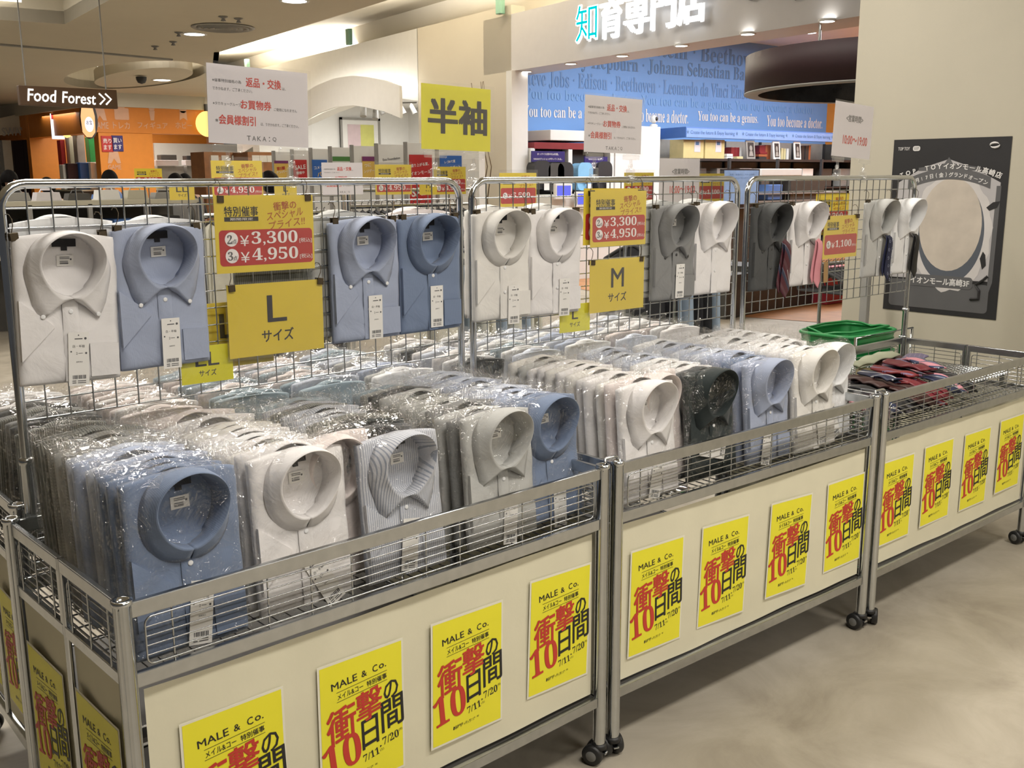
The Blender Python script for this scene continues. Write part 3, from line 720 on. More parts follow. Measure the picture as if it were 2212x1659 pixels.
def collar_mesh(pb, pf, point=True, n=56, drop=.046, spread=.058, sq=1.0):
    """stand + fall: inside of the stand from the body up to the rim, then the leaf folding down outside, with two points"""
    zb = neck(PI)[1]
    keys = ([(0, 0, SH+.003), (.5, .048, SH-.007), (1.0, .077, SH-.034), (1.5, .087, NZ-.006), (2.1, .084, zb+.030)] if point else [(0, 0, SH+.003), (.5, .046, SH-.007), (1.0, .074, SH-.034), (1.5, .082, NZ-.006), (2.1, .075, zb+.022)]) + \
           ([(2.55, .074, zb-.012), (2.86, spread, zb-drop), (3.0, .030, zb-drop*.42), (PI, .004, zb-.002)] if point else [(2.55, .054, zb-.008), (2.85, .029, zb-.021), (PI, .003, zb-.024)])
    def outer(th):
        n_ = len(keys)
        for i, ((t0, x0, z0), (t1, x1, z1)) in enumerate(zip(keys, keys[1:])):
            if th <= t1+1e-6:
                f = (th-t0)/(t1-t0)
                if point and i >= 4: return x0+(x1-x0)*f, z0+(z1-z0)*f
                def tan(j):
                    if j == 0: return (keys[1][1]/(keys[1][0]), 0)
                    if j == n_-1: return ((keys[j][1]-keys[j-1][1])/(keys[j][0]-keys[j-1][0]), 0)
                    return tuple((keys[j+1][c]-keys[j-1][c])/(keys[j+1][0]-keys[j-1][0]) for c in (1, 2))
                d = t1-t0; a, b_ = tan(i), tan(i+1); h0 = 2*f**3-3*f*f+1; h1 = f**3-2*f*f+f; h2 = -2*f**3+3*f*f; h3 = f**3-f*f
                return h0*x0+h1*d*a[0]+h2*x1+h3*d*b_[0], h0*z0+h1*d*a[1]+h2*z1+h3*d*b_[1]
        return keys[-1][1:]
    ths = sorted(set([PI*k/(n//2) for k in range(n//2+1)]+[k[0] for k in keys]))
    full = [(-1, t) for t in reversed(ths[1:])] + [(1, t) for t in ths]
    rows = []
    for sg, t in full:
        p = pf+(pb-pf)*(1+math.cos(t))/2
        rx, rz = neck(t); bx, bz = neck(t, .93); ox, oz = outer(t)
        bf = -ST*.5-.0030
        back = max(0, math.cos(t))
        oy = bf*(1-back)+(.004)*back
        inner = [(sg*bx, ST*.5-.006 if t < 2.4 else -ST*.2, bz), (sg*(bx+rx)/2, -p*.5, (bz+rz)/2), (sg*rx, -p, rz)]
        leaf = [(sg*rx, -p-.0003, rz)]
        for f in (.12, .3, .6, 1.0):
            leaf.append((sg*(rx+(ox-rx)*f), -p*(1-f)+oy*f-.0012*math.sin(f*PI), rz+(oz-rz)*f+.004*back*math.sin(f*PI)))
        rows.append((inner, leaf))
    g = G()
    for part in (0, 1):
        m = len(rows[0][part]); vs = [v for r in rows for v in r[part]]; fs = []
        for i in range(len(rows)-1):
            for k in range(m-1): fs.append((i*m+k, i*m+k+1, (i+1)*m+k+1, (i+1)*m+k))
        g.add(vs, fs, True)
    return solid(g.mesh('collar'), .0011)
BODY = [body_mesh(s) for s in (1, 2, 3)]; BODYLO = [body_mesh(s, .0022, 0) for s in (4, 5, 6, 7)]
COLLAR = {'point': collar_mesh(.070, .034), 'round': collar_mesh(.070, .036, False), 'squash': collar_mesh(.027, .015, True, 32), 'wide': collar_mesh(.072, .036, True, drop=.038, spread=.068)}
zb = neck(PI)[1]
def strip(x0, x1, z0, z1, y, th, name):
    return G().grid(lambda u, v: (x0+(x1-x0)*u, y-th*(1-abs(2*u-1)**6)-.0006*math.sin(40*v), z0+(z1-z0)*v), 6, 14).mesh(name)
PLACKET = strip(-.016, .016, .004, zb-.002, -ST*.5-.0026, .0022, 'placket')
POCKET = G().prism([(.036, .010), (.096, .010), (.096, .078), (.036, .080)], -ST*.5-.0050, -ST*.5-.0012).mesh('pocket')
SLEEVE = G().prism([(-SW/2+.002, .052), (-.032, .120), (-SW/2+.002, .176)], -ST*.5-.0055, -ST*.5+.003).mesh('sleeve')
BUTTON = G().lathe([(0, -.0016), (.0034, -.0018), (.0048, -.0012), (.0048, 0)], (0, 0, 0), 'y', 14).mesh('button')
LABEL = G().prism([(-.024, NZ+.034), (-.006, NZ+.034), (-.006, NZ+.026), (.006, NZ+.026), (.006, NZ+.034), (.024, NZ+.034), (.024, NZ+.050), (-.024, NZ+.050)], .0030, .0042).mesh('neck_label')
STICK = G().prism([(-.016, NZ-.006), (.018, NZ-.005), (.018, NZ+.017), (-.016, NZ+.016)], .0040, .0046).mesh('size_sticker')
def sticker_print():
    g = G(); y = .0036
    for z, w in ((.0125, .020), (.0095, .020), (.004, .017), (.001, .017), (-.001, .017)): bar(g, -.010, NZ+z-.0007, -.010+w, NZ+z+.0007, y)
    flat(g, disc(.0125, NZ+.008, .002, 10), y); return g.mesh('sticker_print')
STICKP = sticker_print()
def shade_strip_mesh():  # black strip added to darken the collar opening like its shade
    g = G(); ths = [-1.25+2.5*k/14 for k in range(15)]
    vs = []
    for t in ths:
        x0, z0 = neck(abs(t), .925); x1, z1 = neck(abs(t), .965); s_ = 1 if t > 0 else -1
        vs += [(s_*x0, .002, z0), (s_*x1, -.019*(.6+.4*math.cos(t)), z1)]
    return solid(g.add(vs, [(2*i, 2*i+1, 2*i+3, 2*i+2) for i in range(14)], True).mesh('collar_shade_strip'), .0008)
SHADE_STRIP = shade_strip_mesh()
TAGM = G().prism([(-.021, -.056), (.021, -.056), (.021, .056), (-.021, .056)], -.0009, 0).mesh('price_tag')
def tag_print():
    g = G(); y = -.0013
    flat(g, disc(0, .050, .0014, 8), y); bar(g, -.008, .0415, .008, .0435, y); flat(g, disc(.014, .043, .0026, 10), y)
    letters(g, '白・半袖', 0, .027, .024, .006, y); bar(g, -.017, .0145, -.014, .0175, y); letters(g, '2', -.004, .012, .003, .005, y); bar(g, -.001, .0115, .008, .0125, y); flat(g, rrect(.013, .010, .017, .014, .0015, 3), y)
    letters(g, '品質表示', .001, -.006, .013, .003, y)
    for k in range(9): bar(g, -.013+k*.0031, -.042, -.0118+k*.0031+(.0009 if k % 3 else .0002), -.034, y)
    for z in (-.047, -.051): bar(g, -.014, z, -.006, z+.0018, y); bar(g, -.003, z, .014, z+.0016, y)
    return g.mesh('tag_print')
TAGP = tag_print()
TAGCARD = G().prism([(-.003, -.05), (.026, -.05), (.026, 0), (-.003, 0)], -.0004, 0).mesh('care_card')
def bag_mesh(seed, bulge, lod=1):
    rnd = random.Random(seed); ph = [rnd.uniform(0, 6) for _ in range(8)]; nx, nz = (26, 34) if lod else (14, 18)
    w, h0, h1 = SW/2+.010, -.002, SH+.004+rnd.choice((.006, .010, .020))
    def nz_(x, z): return (.0034 if lod else .0024)*(math.sin(47*x+29*z+ph[0])+math.sin(71*x-63*z+ph[1])+.8*math.sin(118*x+37*z+ph[2])+.6*math.sin(-80*x+131*z+ph[3]))
    def P(u, v, s):
        x = (-w+2*w*u); z = h0+(h1-h0)*v
        if v > .97: z += .005*math.sin(4*u*PI+ph[4])+.004*math.sin(11*u+ph[5])+(.022*max(0, abs(2*u-1)-.80)/.2 if ph[0] > 3 else 0)
        e = min(1, (1-abs(2*u-1))/.12); e = math.sqrt(max(0, 1-(1-e)**2))
        tp = 1 if z < SH-.005 else max(.08, 1-(z-SH+.005)/.016)
        t = (ST*.5+.004)*tp*e
        if s < 0: y = -t-bulge*math.exp(-((x/.082)**2+((z-NZ-.01)/.062)**2)*1.2)*e
        else: y = t
        return (x+.002*math.sin(60*z+ph[6])*(abs(2*u-1) > .9), y+nz_(x, z)*e, z)
    g = G().grid(lambda u, v: P(u, v, -1), nx, nz).grid(lambda u, v: P(1-u, v, 1), nx, nz)
    return g.mesh('plastic_bag')
BAGF = [bag_mesh(s, .062) for s in (1, 2, 3)]; BAGS = [bag_mesh(s, .012, 0) for s in (11, 12, 13, 14, 15)]
def shirt(label, fab, loc, rot, group=None, collar='point', full=True, bag=None, tagpos=None, bd=False, seed=0, scale=1.0, dark_btn=False, pocket=True, name='folded_shirt', cat='shirt'):
    t = thing(name, label, cat, loc, rot, group); t.scale = (scale,)*3
    f = FAB[fab]
    put('body', (BODY if full else BODYLO)[seed % (3 if full else 4)], f, t)
    c = put('collar', COLLAR[collar], f, t)
    if full:
        put('placket', PLACKET, f, t); put('sleeve', SLEEVE, f, t)
        if pocket: put('pocket', POCKET, f, t)
        bm = M['button_dark'] if dark_btn else M['button']
        for z in (zb-.028, zb-.098): put('button', BUTTON, bm, t, (0, -ST*.5-.0046, z))
        if bd:
            for sx in (-1, 1): put('collar_button', BUTTON, bm, c, (sx*.056, -ST*.5-.0065, zb-.036))
        tag(put('neck_label', LABEL, M['label_and_shade_black'], t), 'black woven label')
        s = put('size_sticker', STICK, M['card'], t); put('sticker_print', STICKP, M['ink_grey'], s)
        if tagpos:
            p = put('price_tag', TAGM, M['card'], t, (tagpos[0], -ST*.5-.0075, tagpos[1]), (0, math.radians(tagpos[2]), 0)); put('tag_print', TAGP, M['ink_grey'], p)
    if bag and not full: tag(put('collar_shade_strip', SHADE_STRIP, M['label_and_shade_black'], t), 'black strip added as the shade inside the collar')
    if bag: put('plastic_bag', (BAGF if full else BAGS)[seed % (3 if full else 5)], M['bag'], t)
    return t
# ---- hooks and clips that hold goods to the net
def clip_proto():
    t = thing('hook_clip', 'x', 'clip')
    put('clip_jaw', G().box(-.008, -.0125, -.014, .008, -.009, .002, .0008).box(-.008, .000, -.014, .008, .0035, .002, .0008).box(-.008, -.0125, -.002, .008, .0035, .002, .0008), M['clip'], t)
    put('wire_hook', G().tube([(-.002, -.004, .002), (.003, -.004, .016), (.004, -.003, .028), (.002, .004, .0375), (-.002, .011, .0385), (-.004, .014, .033)], .0010, 6), M['clip'], t)
    return t
_clip = [None]
def hook_clip(x, z, label, dy=-.011):
    loc = (x, PYc(x)+dy, z); r = (0, random.uniform(-.12, .12), PRZ(x))
    if _clip[0] is None:
        _clip[0] = clip_proto(); c = _clip[0]; c.location = loc; c.rotation_euler = r; c['label'] = label; c['group'] = 'clips on the net panels'
    else: copy_tree(_clip[0], loc, r, None, label, 'clips on the net panels')
# ---- shirts displayed on the nets:  x centre, z of bottom, tilt, fabric, ...
HANG = [
 ('white button-down shirt hanging leftmost on the left net', 'white', .118, 1.075, .035, dict(bd=True, tagpos=(.010, .050, 2), seed=0)),
 ('light blue button-down shirt hanging second on the left net', 'blue', .327, 1.083, .0, dict(bd=True, tagpos=(.006, .052, 1), seed=1)),
 ('light blue button-down shirt right of the price sign on the left net', 'blue', .868, 1.083, -.01, dict(bd=True, tagpos=(.016, .058, 1), seed=2)),
 ('darker blue shirt with closed collar hanging rightmost on the left net', 'mid_blue', 1.077, 1.085, -.01, dict(collar='round', tagpos=(.008, .066, 1), seed=0)),
 ('white shirt with closed collar hanging leftmost on the middle net', 'ivory', 1.331, 1.091, 0, dict(collar='round', tagpos=(.030, .042, 1), seed=1)),
 ('white shirt with closed collar hanging second on the middle net', 'white', 1.534, 1.089, 0, dict(collar='round', tagpos=(.026, .050, 1), seed=2)),
 ('charcoal grey shirt with pocket hanging right of the M size sign', 'mid_grey', 2.066, 1.090, 0, dict(bd=True, dark_btn=True, tagpos=(.018, .062, 1), seed=0)),
 ('white spread-collar shirt hanging rightmost on the middle net', 'white', 2.268, 1.095, 0, dict(collar='wide', pocket=False, seed=1)),
 ('dark charcoal shirt with a plaid necktie hanging leftmost on the right net', 'charcoal', 2.588, 1.084, 0, dict(bd=True, dark_btn=True, seed=2)),
 ('white shirt with a pink necktie on the right net', 'white', 2.815, 1.085, 0, dict(collar='wide', seed=0)),
 ('pale grey shirt with a navy paisley necktie on the right net', 'grey', 3.335, 1.084, 0, dict(collar='wide', seed=1)),
 ('white shirt with a black necktie hanging rightmost on the right net', 'cool_white', 3.553, 1.084, 0, dict(collar='wide', seed=2)),
]
CLIPN = ['leftmost white shirt', 'light blue shirt near the left end', 'light blue shirt by the price sign', 'darker blue shirt', 'leftmost white shirt of the middle net', 'second white shirt of the middle net', 'charcoal grey shirt by the M sign', 'white spread-collar shirt', 'dark shirt with plaid necktie', 'white shirt with pink necktie', 'pale grey shirt with paisley necktie', 'white shirt with black necktie']
hung = {}
for lab, fab, x, z, tl, kw in HANG:
    hung[lab] = shirt(lab, fab, (x, PYc(x)-.0185, z), (0, tl, PRZ(x)), 'shirts displayed on the nets', **kw)
    for s, nm in ((-1, 'left'), (1, 'right')):
        hook_clip(x+s*.088, z+SH+.002, 'dark clip at the %s shoulder of the %s' % (nm, CLIPN[HANG.index((lab, fab, x, z, tl, kw))]), -.0145)
# shirts hanging on the far side of the nets, their collars peeping over
for lab, fab, x, z in (('white shirt on the far side of the left net, collar above the leftmost shirt', 'cool_white', .137, 1.105), ('white shirt on the far side of the left net, collar above the light blue shirt', 'cool_white', .34, 1.098), ('grey shirt on the far side of the left net behind the right light blue shirt', 'grey', .83, 1.098), ('pale pink shirt on the far side of the left net behind the darker blue shirt', 'pinkish', 1.065, 1.10),
                       ('ivory shirt on the far side of the middle net at its left end', 'ivory', 1.33, 1.10), ('ivory shirt on the far side of the middle net behind the second white shirt', 'ivory', 1.535, 1.10), ('grey shirt on the far side of the middle net behind the charcoal shirt', 'grey', 2.05, 1.102), ('pale grey shirt on the far side of the middle net at its right end', 'grey', 2.24, 1.102), ('dark check shirt on the far side of the left net beside the size sign', 'dark_stripe', .62, 1.085)):
    shirt(lab, fab, (x, PYc(x)+.0165, z), (0, 0, PI+PRZ(x)), 'shirts on the far side of the nets', collar='round', full=False, seed=int(x*10))
# ---- neckties laid over the collars
def tie_mesh(L=.30, w0=.030, w1=.062, wav=0.004):
    def P(u, v):
        w = w0+(w1-w0)*v**.8
        x = (u-.5)*w; z = -L*v
        if v > .86: f = (v-.86)/.14; x = (u-.5)*w*(1-f)+0
        y = -.004-.010*math.sin(min(1, v*4)*PI/2)-wav*math.sin(5*v+1)-.003*(1-(2*u-1)**2)
        if v < .10: y += .030*(1-v/.10)**1.5; z += -.004+.012*(1-v/.1)
        return (x, y, z)
    m = G().grid(P, 8, 30).mesh('blade'); return solid(m, .0022)
TIE = tie_mesh(.215); TIE2 = tie_mesh(.195, .026, .050)
TM = {'plaid': diag('tie_plaid', [((.075, .012, .022), .34), ((.03, .035, .07), .2), ((.13, .14, .18), .05), ((.075, .012, .022), .2), ((.10, .04, .05), .21)], .055, 35),
      'pink': mat('tie_pink', (.70, .29, .33), .45), 'paisley': diag('tie_navy', [((.012, .016, .05), .9), ((.018, .024, .07), .1)], .03, 20), 'black': mat('tie_black', (.010, .010, .011), .5),
      'maroon': mat('tie_maroon', (.16, .012, .022), .4), 'pinkstripe': diag('tie_pink_navy', [((.72, .32, .38), .50), ((.04, .06, .14), .17), ((.55, .60, .68), .06), ((.04, .06, .14), .27)], .062, 40),
      'redstripe': diag('tie_red_stripe', [((.20, .015, .02), .70), ((.22, .26, .45), .06), ((.20, .015, .02), .06), ((.22, .26, .45), .06), ((.20, .015, .02), .12)], .05, 40),
      'navystripe': diag('tie_navy_white', [((.015, .022, .06), .55), ((.60, .60, .62), .14), ((.015, .022, .06), .31)], .06, 40), 'lilac': diag('tie_lilac', [((.20, .17, .28), .8), ((.27, .24, .36), .2)], .018, 15),
      'brown': mat('tie_brown', (.045, .012, .010), .45), 'khaki': mat('tie_khaki', (.30, .25, .13), .5), 'greygreen': mat('tie_pale_green', (.36, .38, .27), .5), 'greytie': diag('tie_grey', [((.10, .09, .10), .7), ((.16, .15, .17), .3)], .02, 30), 'blacks': diag('tie_black_stripe', [((.012, .012, .014), .8), ((.25, .26, .28), .06), ((.012, .012, .014), .14)], .05, 45)}
def swirl_print():
    g = G()
    for i, (x, z) in enumerate([(-.010, -.035), (.009, -.030), (-.012, -.068), (.008, -.064), (-.015, -.100), (.010, -.098), (-.012, -.134), (.013, -.130), (-.014, -.165), (.010, -.162), (0, -.188)]):
        p = [(x+.0065*math.cos(t*.75+i)*(1-t*.07), -.0215-.002*math.sin(z*20), z+.0085*math.sin(t*.75+i)*(1-t*.07)) for t in range(9)]
        g.tube(p, .0007, 4)
    return g
for lab, x, z, me, m in (('plaid maroon and navy necktie laid over the dark charcoal shirt', 2.650, 1.267, TIE, 'plaid'), ('pink necktie laid over the white shirt on the right net', 2.862, 1.268, TIE2, 'pink'),
                         ('navy paisley necktie laid over the pale grey shirt', 3.372, 1.262, TIE2, 'paisley'), ('black necktie laid over the rightmost white shirt', 3.592, 1.258, TIE2, 'black')):
    t = thing('necktie', lab, 'necktie', (x, PYc(x)-.043, z), (0, 0, PRZ(x)), 'neckties on the displayed shirts')
    put('blade', me, TM[m], t); put('narrow_blade', me, TM[m], t, (-.008, .004, .004), (0, .10, 0), (.6, .7, .93))
    if m == 'paisley': put('paisley_print', swirl_print(), mat('paisley_ink', (.30, .33, .42), .5), t)
    if m == 'pink':
        p = put('price_tag', G().prism([(-.014, -.040), (.014, -.040), (.014, .034), (.009, .040), (-.009, .040), (-.014, .034)], -.001, 0), mat('kraft_card', (.36, .22, .09), .7), t, (.030, -.026, -.135), (0, -.05, 0)); tag(p, 'brown card tag')
    if m == 'plaid': put('tag_string', G().tube([(-.014, -.030, -.110), (0, -.031, -.162), (.026, -.030, -.118)], .0008, 5), M['card'], t)
# ---- stock standing in the wagons, one behind another, five columns to a wagon
LEAN = math.radians(-5)
NICE = {'white': 'white', 'cool_white': 'white', 'ivory': 'ivory', 'pinkish': 'pinkish white', 'blue': 'blue', 'mid_blue': 'deep blue', 'sky': 'sky blue', 'pale_blue': 'pale blue', 'stripe': 'blue-grey striped', 'dark_stripe': 'dark striped',
        'grey_check': 'grey checked', 'grey': 'light grey', 'mid_grey': 'grey', 'charcoal': 'charcoal', 'forest': 'blackish green', 'teal': 'grey-blue'}
COLN = ['leftmost column', 'second column', 'middle column', 'fourth column', 'rightmost column']
WAGN = {'a': 'left front wagon', 'b': 'middle front wagon', 'd': 'wagon behind the left one', 'e': 'wagon behind the middle one'}
def stock(w, col, x, fabs, y0=.050, pitch=.0385, sc=1.0, front=None, z=.654):
    rz = wag[w].rotation_euler.z
    for k, fb in enumerate(fabs):
        if fb is None: continue
        isf = front is not None and k == 0
        jx, jr = random.uniform(-.006, .006), random.uniform(-.02, .02)
        loc = place(w, x+jx, y0+k*pitch, z+ST*.5*.09)
        lab = '%s bagged shirt, %s from the %s, %s, %s' % (NICE[fb], ORD[k], 'far side' if w in 'de' else 'front', COLN[4-col if w in 'de' else col], WAGN[w])
        kw = dict(full=False, collar='squash', bag=True, seed=random.randrange(60), scale=sc*random.uniform(.975, 1.015))
        if isf: kw.update(full=True, **front)
        shirt(lab, fb, loc, (LEAN, jr*.6, rz+jr*.5), 'bagged shirts standing in the ' + WAGN[w], **kw)
stock('a', 0, .150, ['mid_blue', 'mid_blue', 'mid_blue', 'sky', 'pale_blue', 'sky', 'pale_blue', 'grey_check', 'grey', 'grey_check', 'dark_stripe', 'dark_stripe'], y0=.058, sc=1.06, front=dict(collar='round', tagpos=(.010, .060, 8)))
stock('a', 1, .392, ['white', 'white', 'ivory', 'white', 'cool_white', 'white', 'ivory', 'ivory', 'white', 'white', 'ivory', 'pinkish'], y0=.072, sc=1.03, front=dict(collar='round', tagpos=(.03, .045, -28)))
stock('a', 2, .640, ['stripe', None, 'charcoal', 'forest', 'mid_grey', 'dark_stripe', 'stripe', 'stripe', 'stripe', 'dark_stripe', 'stripe', 'teal'], y0=.066, front=dict(collar='point', tagpos=(.0, .068, 9)))
stock('a', 3, .922, ['grey', 'mid_grey', 'grey', 'mid_grey', 'grey', 'grey_check', 'grey', 'grey_check', 'grey', 'charcoal', 'grey_check', 'teal'], y0=.074, front=dict(collar='wide', tagpos=(.012, .050, 7), bd=False))
stock('a', 4, 1.106, ['mid_blue', 'mid_blue', 'sky', 'sky', 'pale_blue', 'sky', 'pale_blue', 'sky', 'pale_blue', 'sky', 'pale_blue', 'pale_blue'], y0=.100, front=dict(collar='round', tagpos=(.016, .040, 3)))
shirt('white shirt leaning askew between white and striped columns of the left wagon', 'pinkish', place('a', .525, .128, .662), (math.radians(-4), -.10, .02), None, collar='round', full=True, bag=True, seed=1, pocket=False)
stock('b', 0, .192, ['white', 'pinkish', 'ivory', 'white', 'white', 'ivory', 'white', 'ivory', 'white', 'white', 'grey', 'ivory'], y0=.060, sc=1.03, front=dict(collar='point', tagpos=(.010, .055, 16)))
stock('b', 1, .470, ['forest', 'charcoal', 'white', 'cool_white', 'white', 'cool_white', 'sky', 'pale_blue', 'sky', 'pale_blue', 'sky', 'pale_blue'], y0=.080, front=dict(collar='wide', tagpos=(-.012, .080, -75)))
stock('b', 2, .722, ['blue', 'blue', 'mid_blue', 'blue', 'sky', 'pale_blue', 'sky', 'pale_blue', 'sky', 'pale_blue', 'pale_blue', 'cool_white'], y0=.075, front=dict(collar='wide', tagpos=(-.026, .050, 12)))
stock('b', 3, .940, ['ivory', 'cool_white', 'white', 'cool_white', 'white', 'cool_white', 'white', 'cool_white', 'cool_white', 'white', 'cool_white', 'cool_white'], y0=.062, front=dict(collar='wide', tagpos=(.02, .07, -5)))
stock('b', 4, 1.076, [None, None, None, None, 'cool_white', 'white', 'cool_white', 'cool_white', 'white', 'cool_white', 'cool_white', 'white'], y0=.080, pitch=.0385, front=None)
shirt('white bagged shirt standing rightmost at the front of the middle wagon', 'cool_white', place('b', 1.092, .104, .655), (LEAN, .02, 0), None, collar='wide', full=True, bag=True, seed=2, tagpos=(.0, .06, -20))
shirt('pinkish white shirt leaning behind the dark shirt at the left of the middle wagon', 'pinkish', place('b', .298, .118, .662), (math.radians(-4), -.13, 0), None, collar='round', full=True, bag=True, seed=0, pocket=False)
# wagons of the rear row (their own fronts face away)
for w, cols in (('d', (['pale_blue', 'teal', 'pale_blue', 'pale_blue', 'grey', 'cool_white', 'pale_blue', 'sky', 'grey', 'cool_white'], ['pinkish', 'pinkish', 'pale_blue', 'pinkish', 'teal', 'pinkish', 'pinkish', 'teal', 'pale_blue', 'teal'], ['teal', 'teal', 'pinkish', 'pinkish', 'teal', 'teal', 'pale_blue', 'pinkish', 'teal', 'teal'], ['pinkish', 'pinkish', 'white', 'pinkish', 'pinkish', 'white', 'pinkish', 'pinkish', 'white', 'pinkish'], ['white', 'cool_white', 'white', 'white', 'charcoal', 'mid_grey', 'dark_stripe', 'mid_grey', 'charcoal', 'dark_stripe'])),
                ('e', (['cool_white', 'pale_blue', 'cool_white', 'white', 'cool_white', 'pinkish', 'cool_white', 'white'], ['cool_white', 'pale_blue', 'pinkish', 'cool_white', 'pale_blue', 'cool_white', 'pinkish', 'pale_blue'], ['pale_blue', 'sky', 'pale_blue', 'cool_white', 'sky', 'pale_blue', 'sky', 'cool_white'], ['cool_white', 'charcoal', 'cool_white', 'pale_blue', 'cool_white', 'teal', 'cool_white', 'pale_blue'], ['white', 'cool_white', 'charcoal', 'white', 'pale_blue', 'white', 'cool_white', 'charcoal']))):
    for c, fabs in enumerate(cols): stock(w, c, .135+c*.232, fabs, y0=.075, pitch=.046 if w == 'd' else .054, sc=.98)
# ------------------------------------------------------------------ price, size and notice signs
_SM = {}
def price_prints(kind):
    if kind in _SM: return _SM[kind]
    bk, br, rd, wt, cr = G(), G(), G(), G(), G(); y = -.0016
    letters(bk, '特別催事', -.062, .052, .086, .023, y, 0, .02)
    bar(bk, -.105, .0295, -.019, .0395, y)
    letters(wt, '期間限定', -.062, .0345, .058, .006, y-.0006)
    letters(br, '衝撃の', .052, .064, .062, .020, y, 5, .02); letters(br, 'スペシャル', .052, .044, .098, .020, y, 7, .008, shear=.15); letters(br, 'プライス!!', .056, .023, .098, .020, y, 7, .008, shear=.15)
    flat(rd, rrect(-.120, -.072, .124, .010, .009), y)
    rows = {'std': [('2', '¥3,300', -.011), ('3', '¥4,950', -.049)], '5500': [('2', '¥5,500', -.030)], '1100': [('1', '¥1,100', -.030)]}[kind]
    for n, p, z in rows:
        flat(wt, disc(-.090, z, .0165), y-.0006)
        letters(cr, serif(n), -.0945, z, .0125, .020, y-.0012); letters(cr, '点', -.0825, z-.005, .011, None, y-.0012)
        yen, num = p[0], serif(p[1:])
        letters(wt, yen, -.057, z-.004, .023, .024, y-.0006, 0, -.004); letters(wt, num, .022, z, .122, .033, y-.0006, 0, -.006)
        letters(wt, '[税込]', .105, z-.008, .034, .012, y-.0006)
    _SM[kind] = tuple(g.mesh(n) for g, n in ((bk, 'black_print'), (br, 'brown_print'), (rd, 'red_field'), (wt, 'white_print'), (cr, 'grey_print')))
    return _SM[kind]
def sheet(w, h, th=.0012): return G().prism([(-w/2, -h/2), (w/2, -h/2), (w/2, h/2), (-w/2, h/2)], -th, 0)
def price_sign(label, loc, rz, kind='std', sc=1.0, tilt=0, cover=False, group='yellow price signs'):
    t = thing('price_sign', label, 'price sign', loc, (0, tilt, rz), group); t.scale = (sc,)*3
    put('sheet', sheet(.258, .176), M['sign_yellow'], t)
    for me, m in zip(price_prints(kind), ('ink_black', 'ink_brown', 'sign_red', 'ink_white', 'ink_grey')): put(me.name.split('.')[0], me, M[m], t)
    if cover: put('clear_cover', G().prism([(-.135, -.094), (.135, -.094), (.135, .094), (-.135, .094)], -.0042, -.0036), M['sleeve'], t)
    return t
def size_sign(label, loc, rz, txt, sc=1.0, tilt=0, m='sign_yellow', cover=True):
    t = thing('size_sign', label, 'size sign', loc, (0, tilt, rz), 'yellow size signs'); t.scale = (sc,)*3
    put('sheet', sheet(.256, .172), M[m], t)
    g = G(); w = {'L': .052, 'LL': .118, 'M': .060}[txt]
    letters(g, txt, 0, .024, w, .064, -.0016, 0, .012); letters(g, 'サイズ', 0, -.040, .086, .030, -.0016, 0, .02)
    put('black_print', g, M['ink_navyblack'], t)
    if cover: put('clear_cover', G().prism([(-.134, -.092), (.134, -.092), (.134, .092), (-.134, .092)], -.0042, -.0036), M['sleeve'], t)
    return t
def notice_prints():
    r, k = G(), G(); y = -.0016
    letters(k, '※催事特別価格の為', -.082, .052, .072, .0075, y); letters(r, '返品・交換', .012, .054, .092, .022, y, 0, .03); letters(k, 'は、', .066, .046, .010, None, y)
    letters(k, 'できかねます。ご了承ください。', -.068, .034, .100, .0075, y)
    letters(k, '※タカキューグループ', -.083, .001, .070, .0075, y); letters(r, 'お買物券', -.009, .003, .080, .021, y, 0, .03); letters(k, 'ご使用になれません', .069, -.003, .062, .0075, y)
    letters(k, '※', -.110, -.037, .007, None, y); letters(r, '会員様割引', -.058, -.034, .094, .022, y, 0, .03); letters(k, 'は、できかねます。ご了承ください。', .053, -.039, .102, .0075, y)
    x = -.030
    for ch in 'TAKA:Q': letters(k, ch, x, -.073, .003 if ch == ':' else .010, .011, y, 0, -.005); x += .0135
    return k.mesh('black_print'), r.mesh('red_print')
_nt = notice_prints()
def holder(t, w, h, xs=(-.06, .06), drop=.12, y=0):
    """clear sleeve with its two rail clamps, parts of the sign"""
    put('clear_sleeve', G().prism([(-w/2-.007, -h/2-.010), (w/2+.007, -h/2-.010), (w/2+.007, h/2+.006), (-w/2-.007, h/2+.006)], -.0045, -.0039), M['sleeve'], t)
    for x in xs:
        put('bottom_grip', G().box(x-.036, -.008, -h/2-.020, x+.036, .004, -h/2-.002, .003), M['clear'], t)
        c = put('rail_clamp', G().tube([(x, 0, -h/2-.018), (x+.003, 0, -h/2-.035), (x-.002, 0, -h/2-.050)], .005, 8).ball((x, 0, -h/2-.040), .009, .008, .009)
            .box(x-.010, -.014, -h/2-drop+.028, x+.010, .012, -h/2-.048, .004).lathe([(.0105, -.012), (.014, -.012), (.014, .012), (.0105, .012), (.0105, -.012)], (x, 0, -h/2-drop+.022), 'x', 18), M['clear'], t)
def notice(label, loc, rz, sc=1.0, tilt=0, hold=True, drop=.105):
    t = thing('notice_sign', label, 'notice sign', loc, (0, tilt, rz), 'white return notices'); t.scale = (sc,)*3
    put('sheet', sheet(.262, .176), M['notice'], t); put('black_print', _nt[0], M['ink_grey'], t); put('red_print', _nt[1], M['ink_red'], t)
    if hold: holder(t, .262, .176, (-.085, .085), drop)
    return t
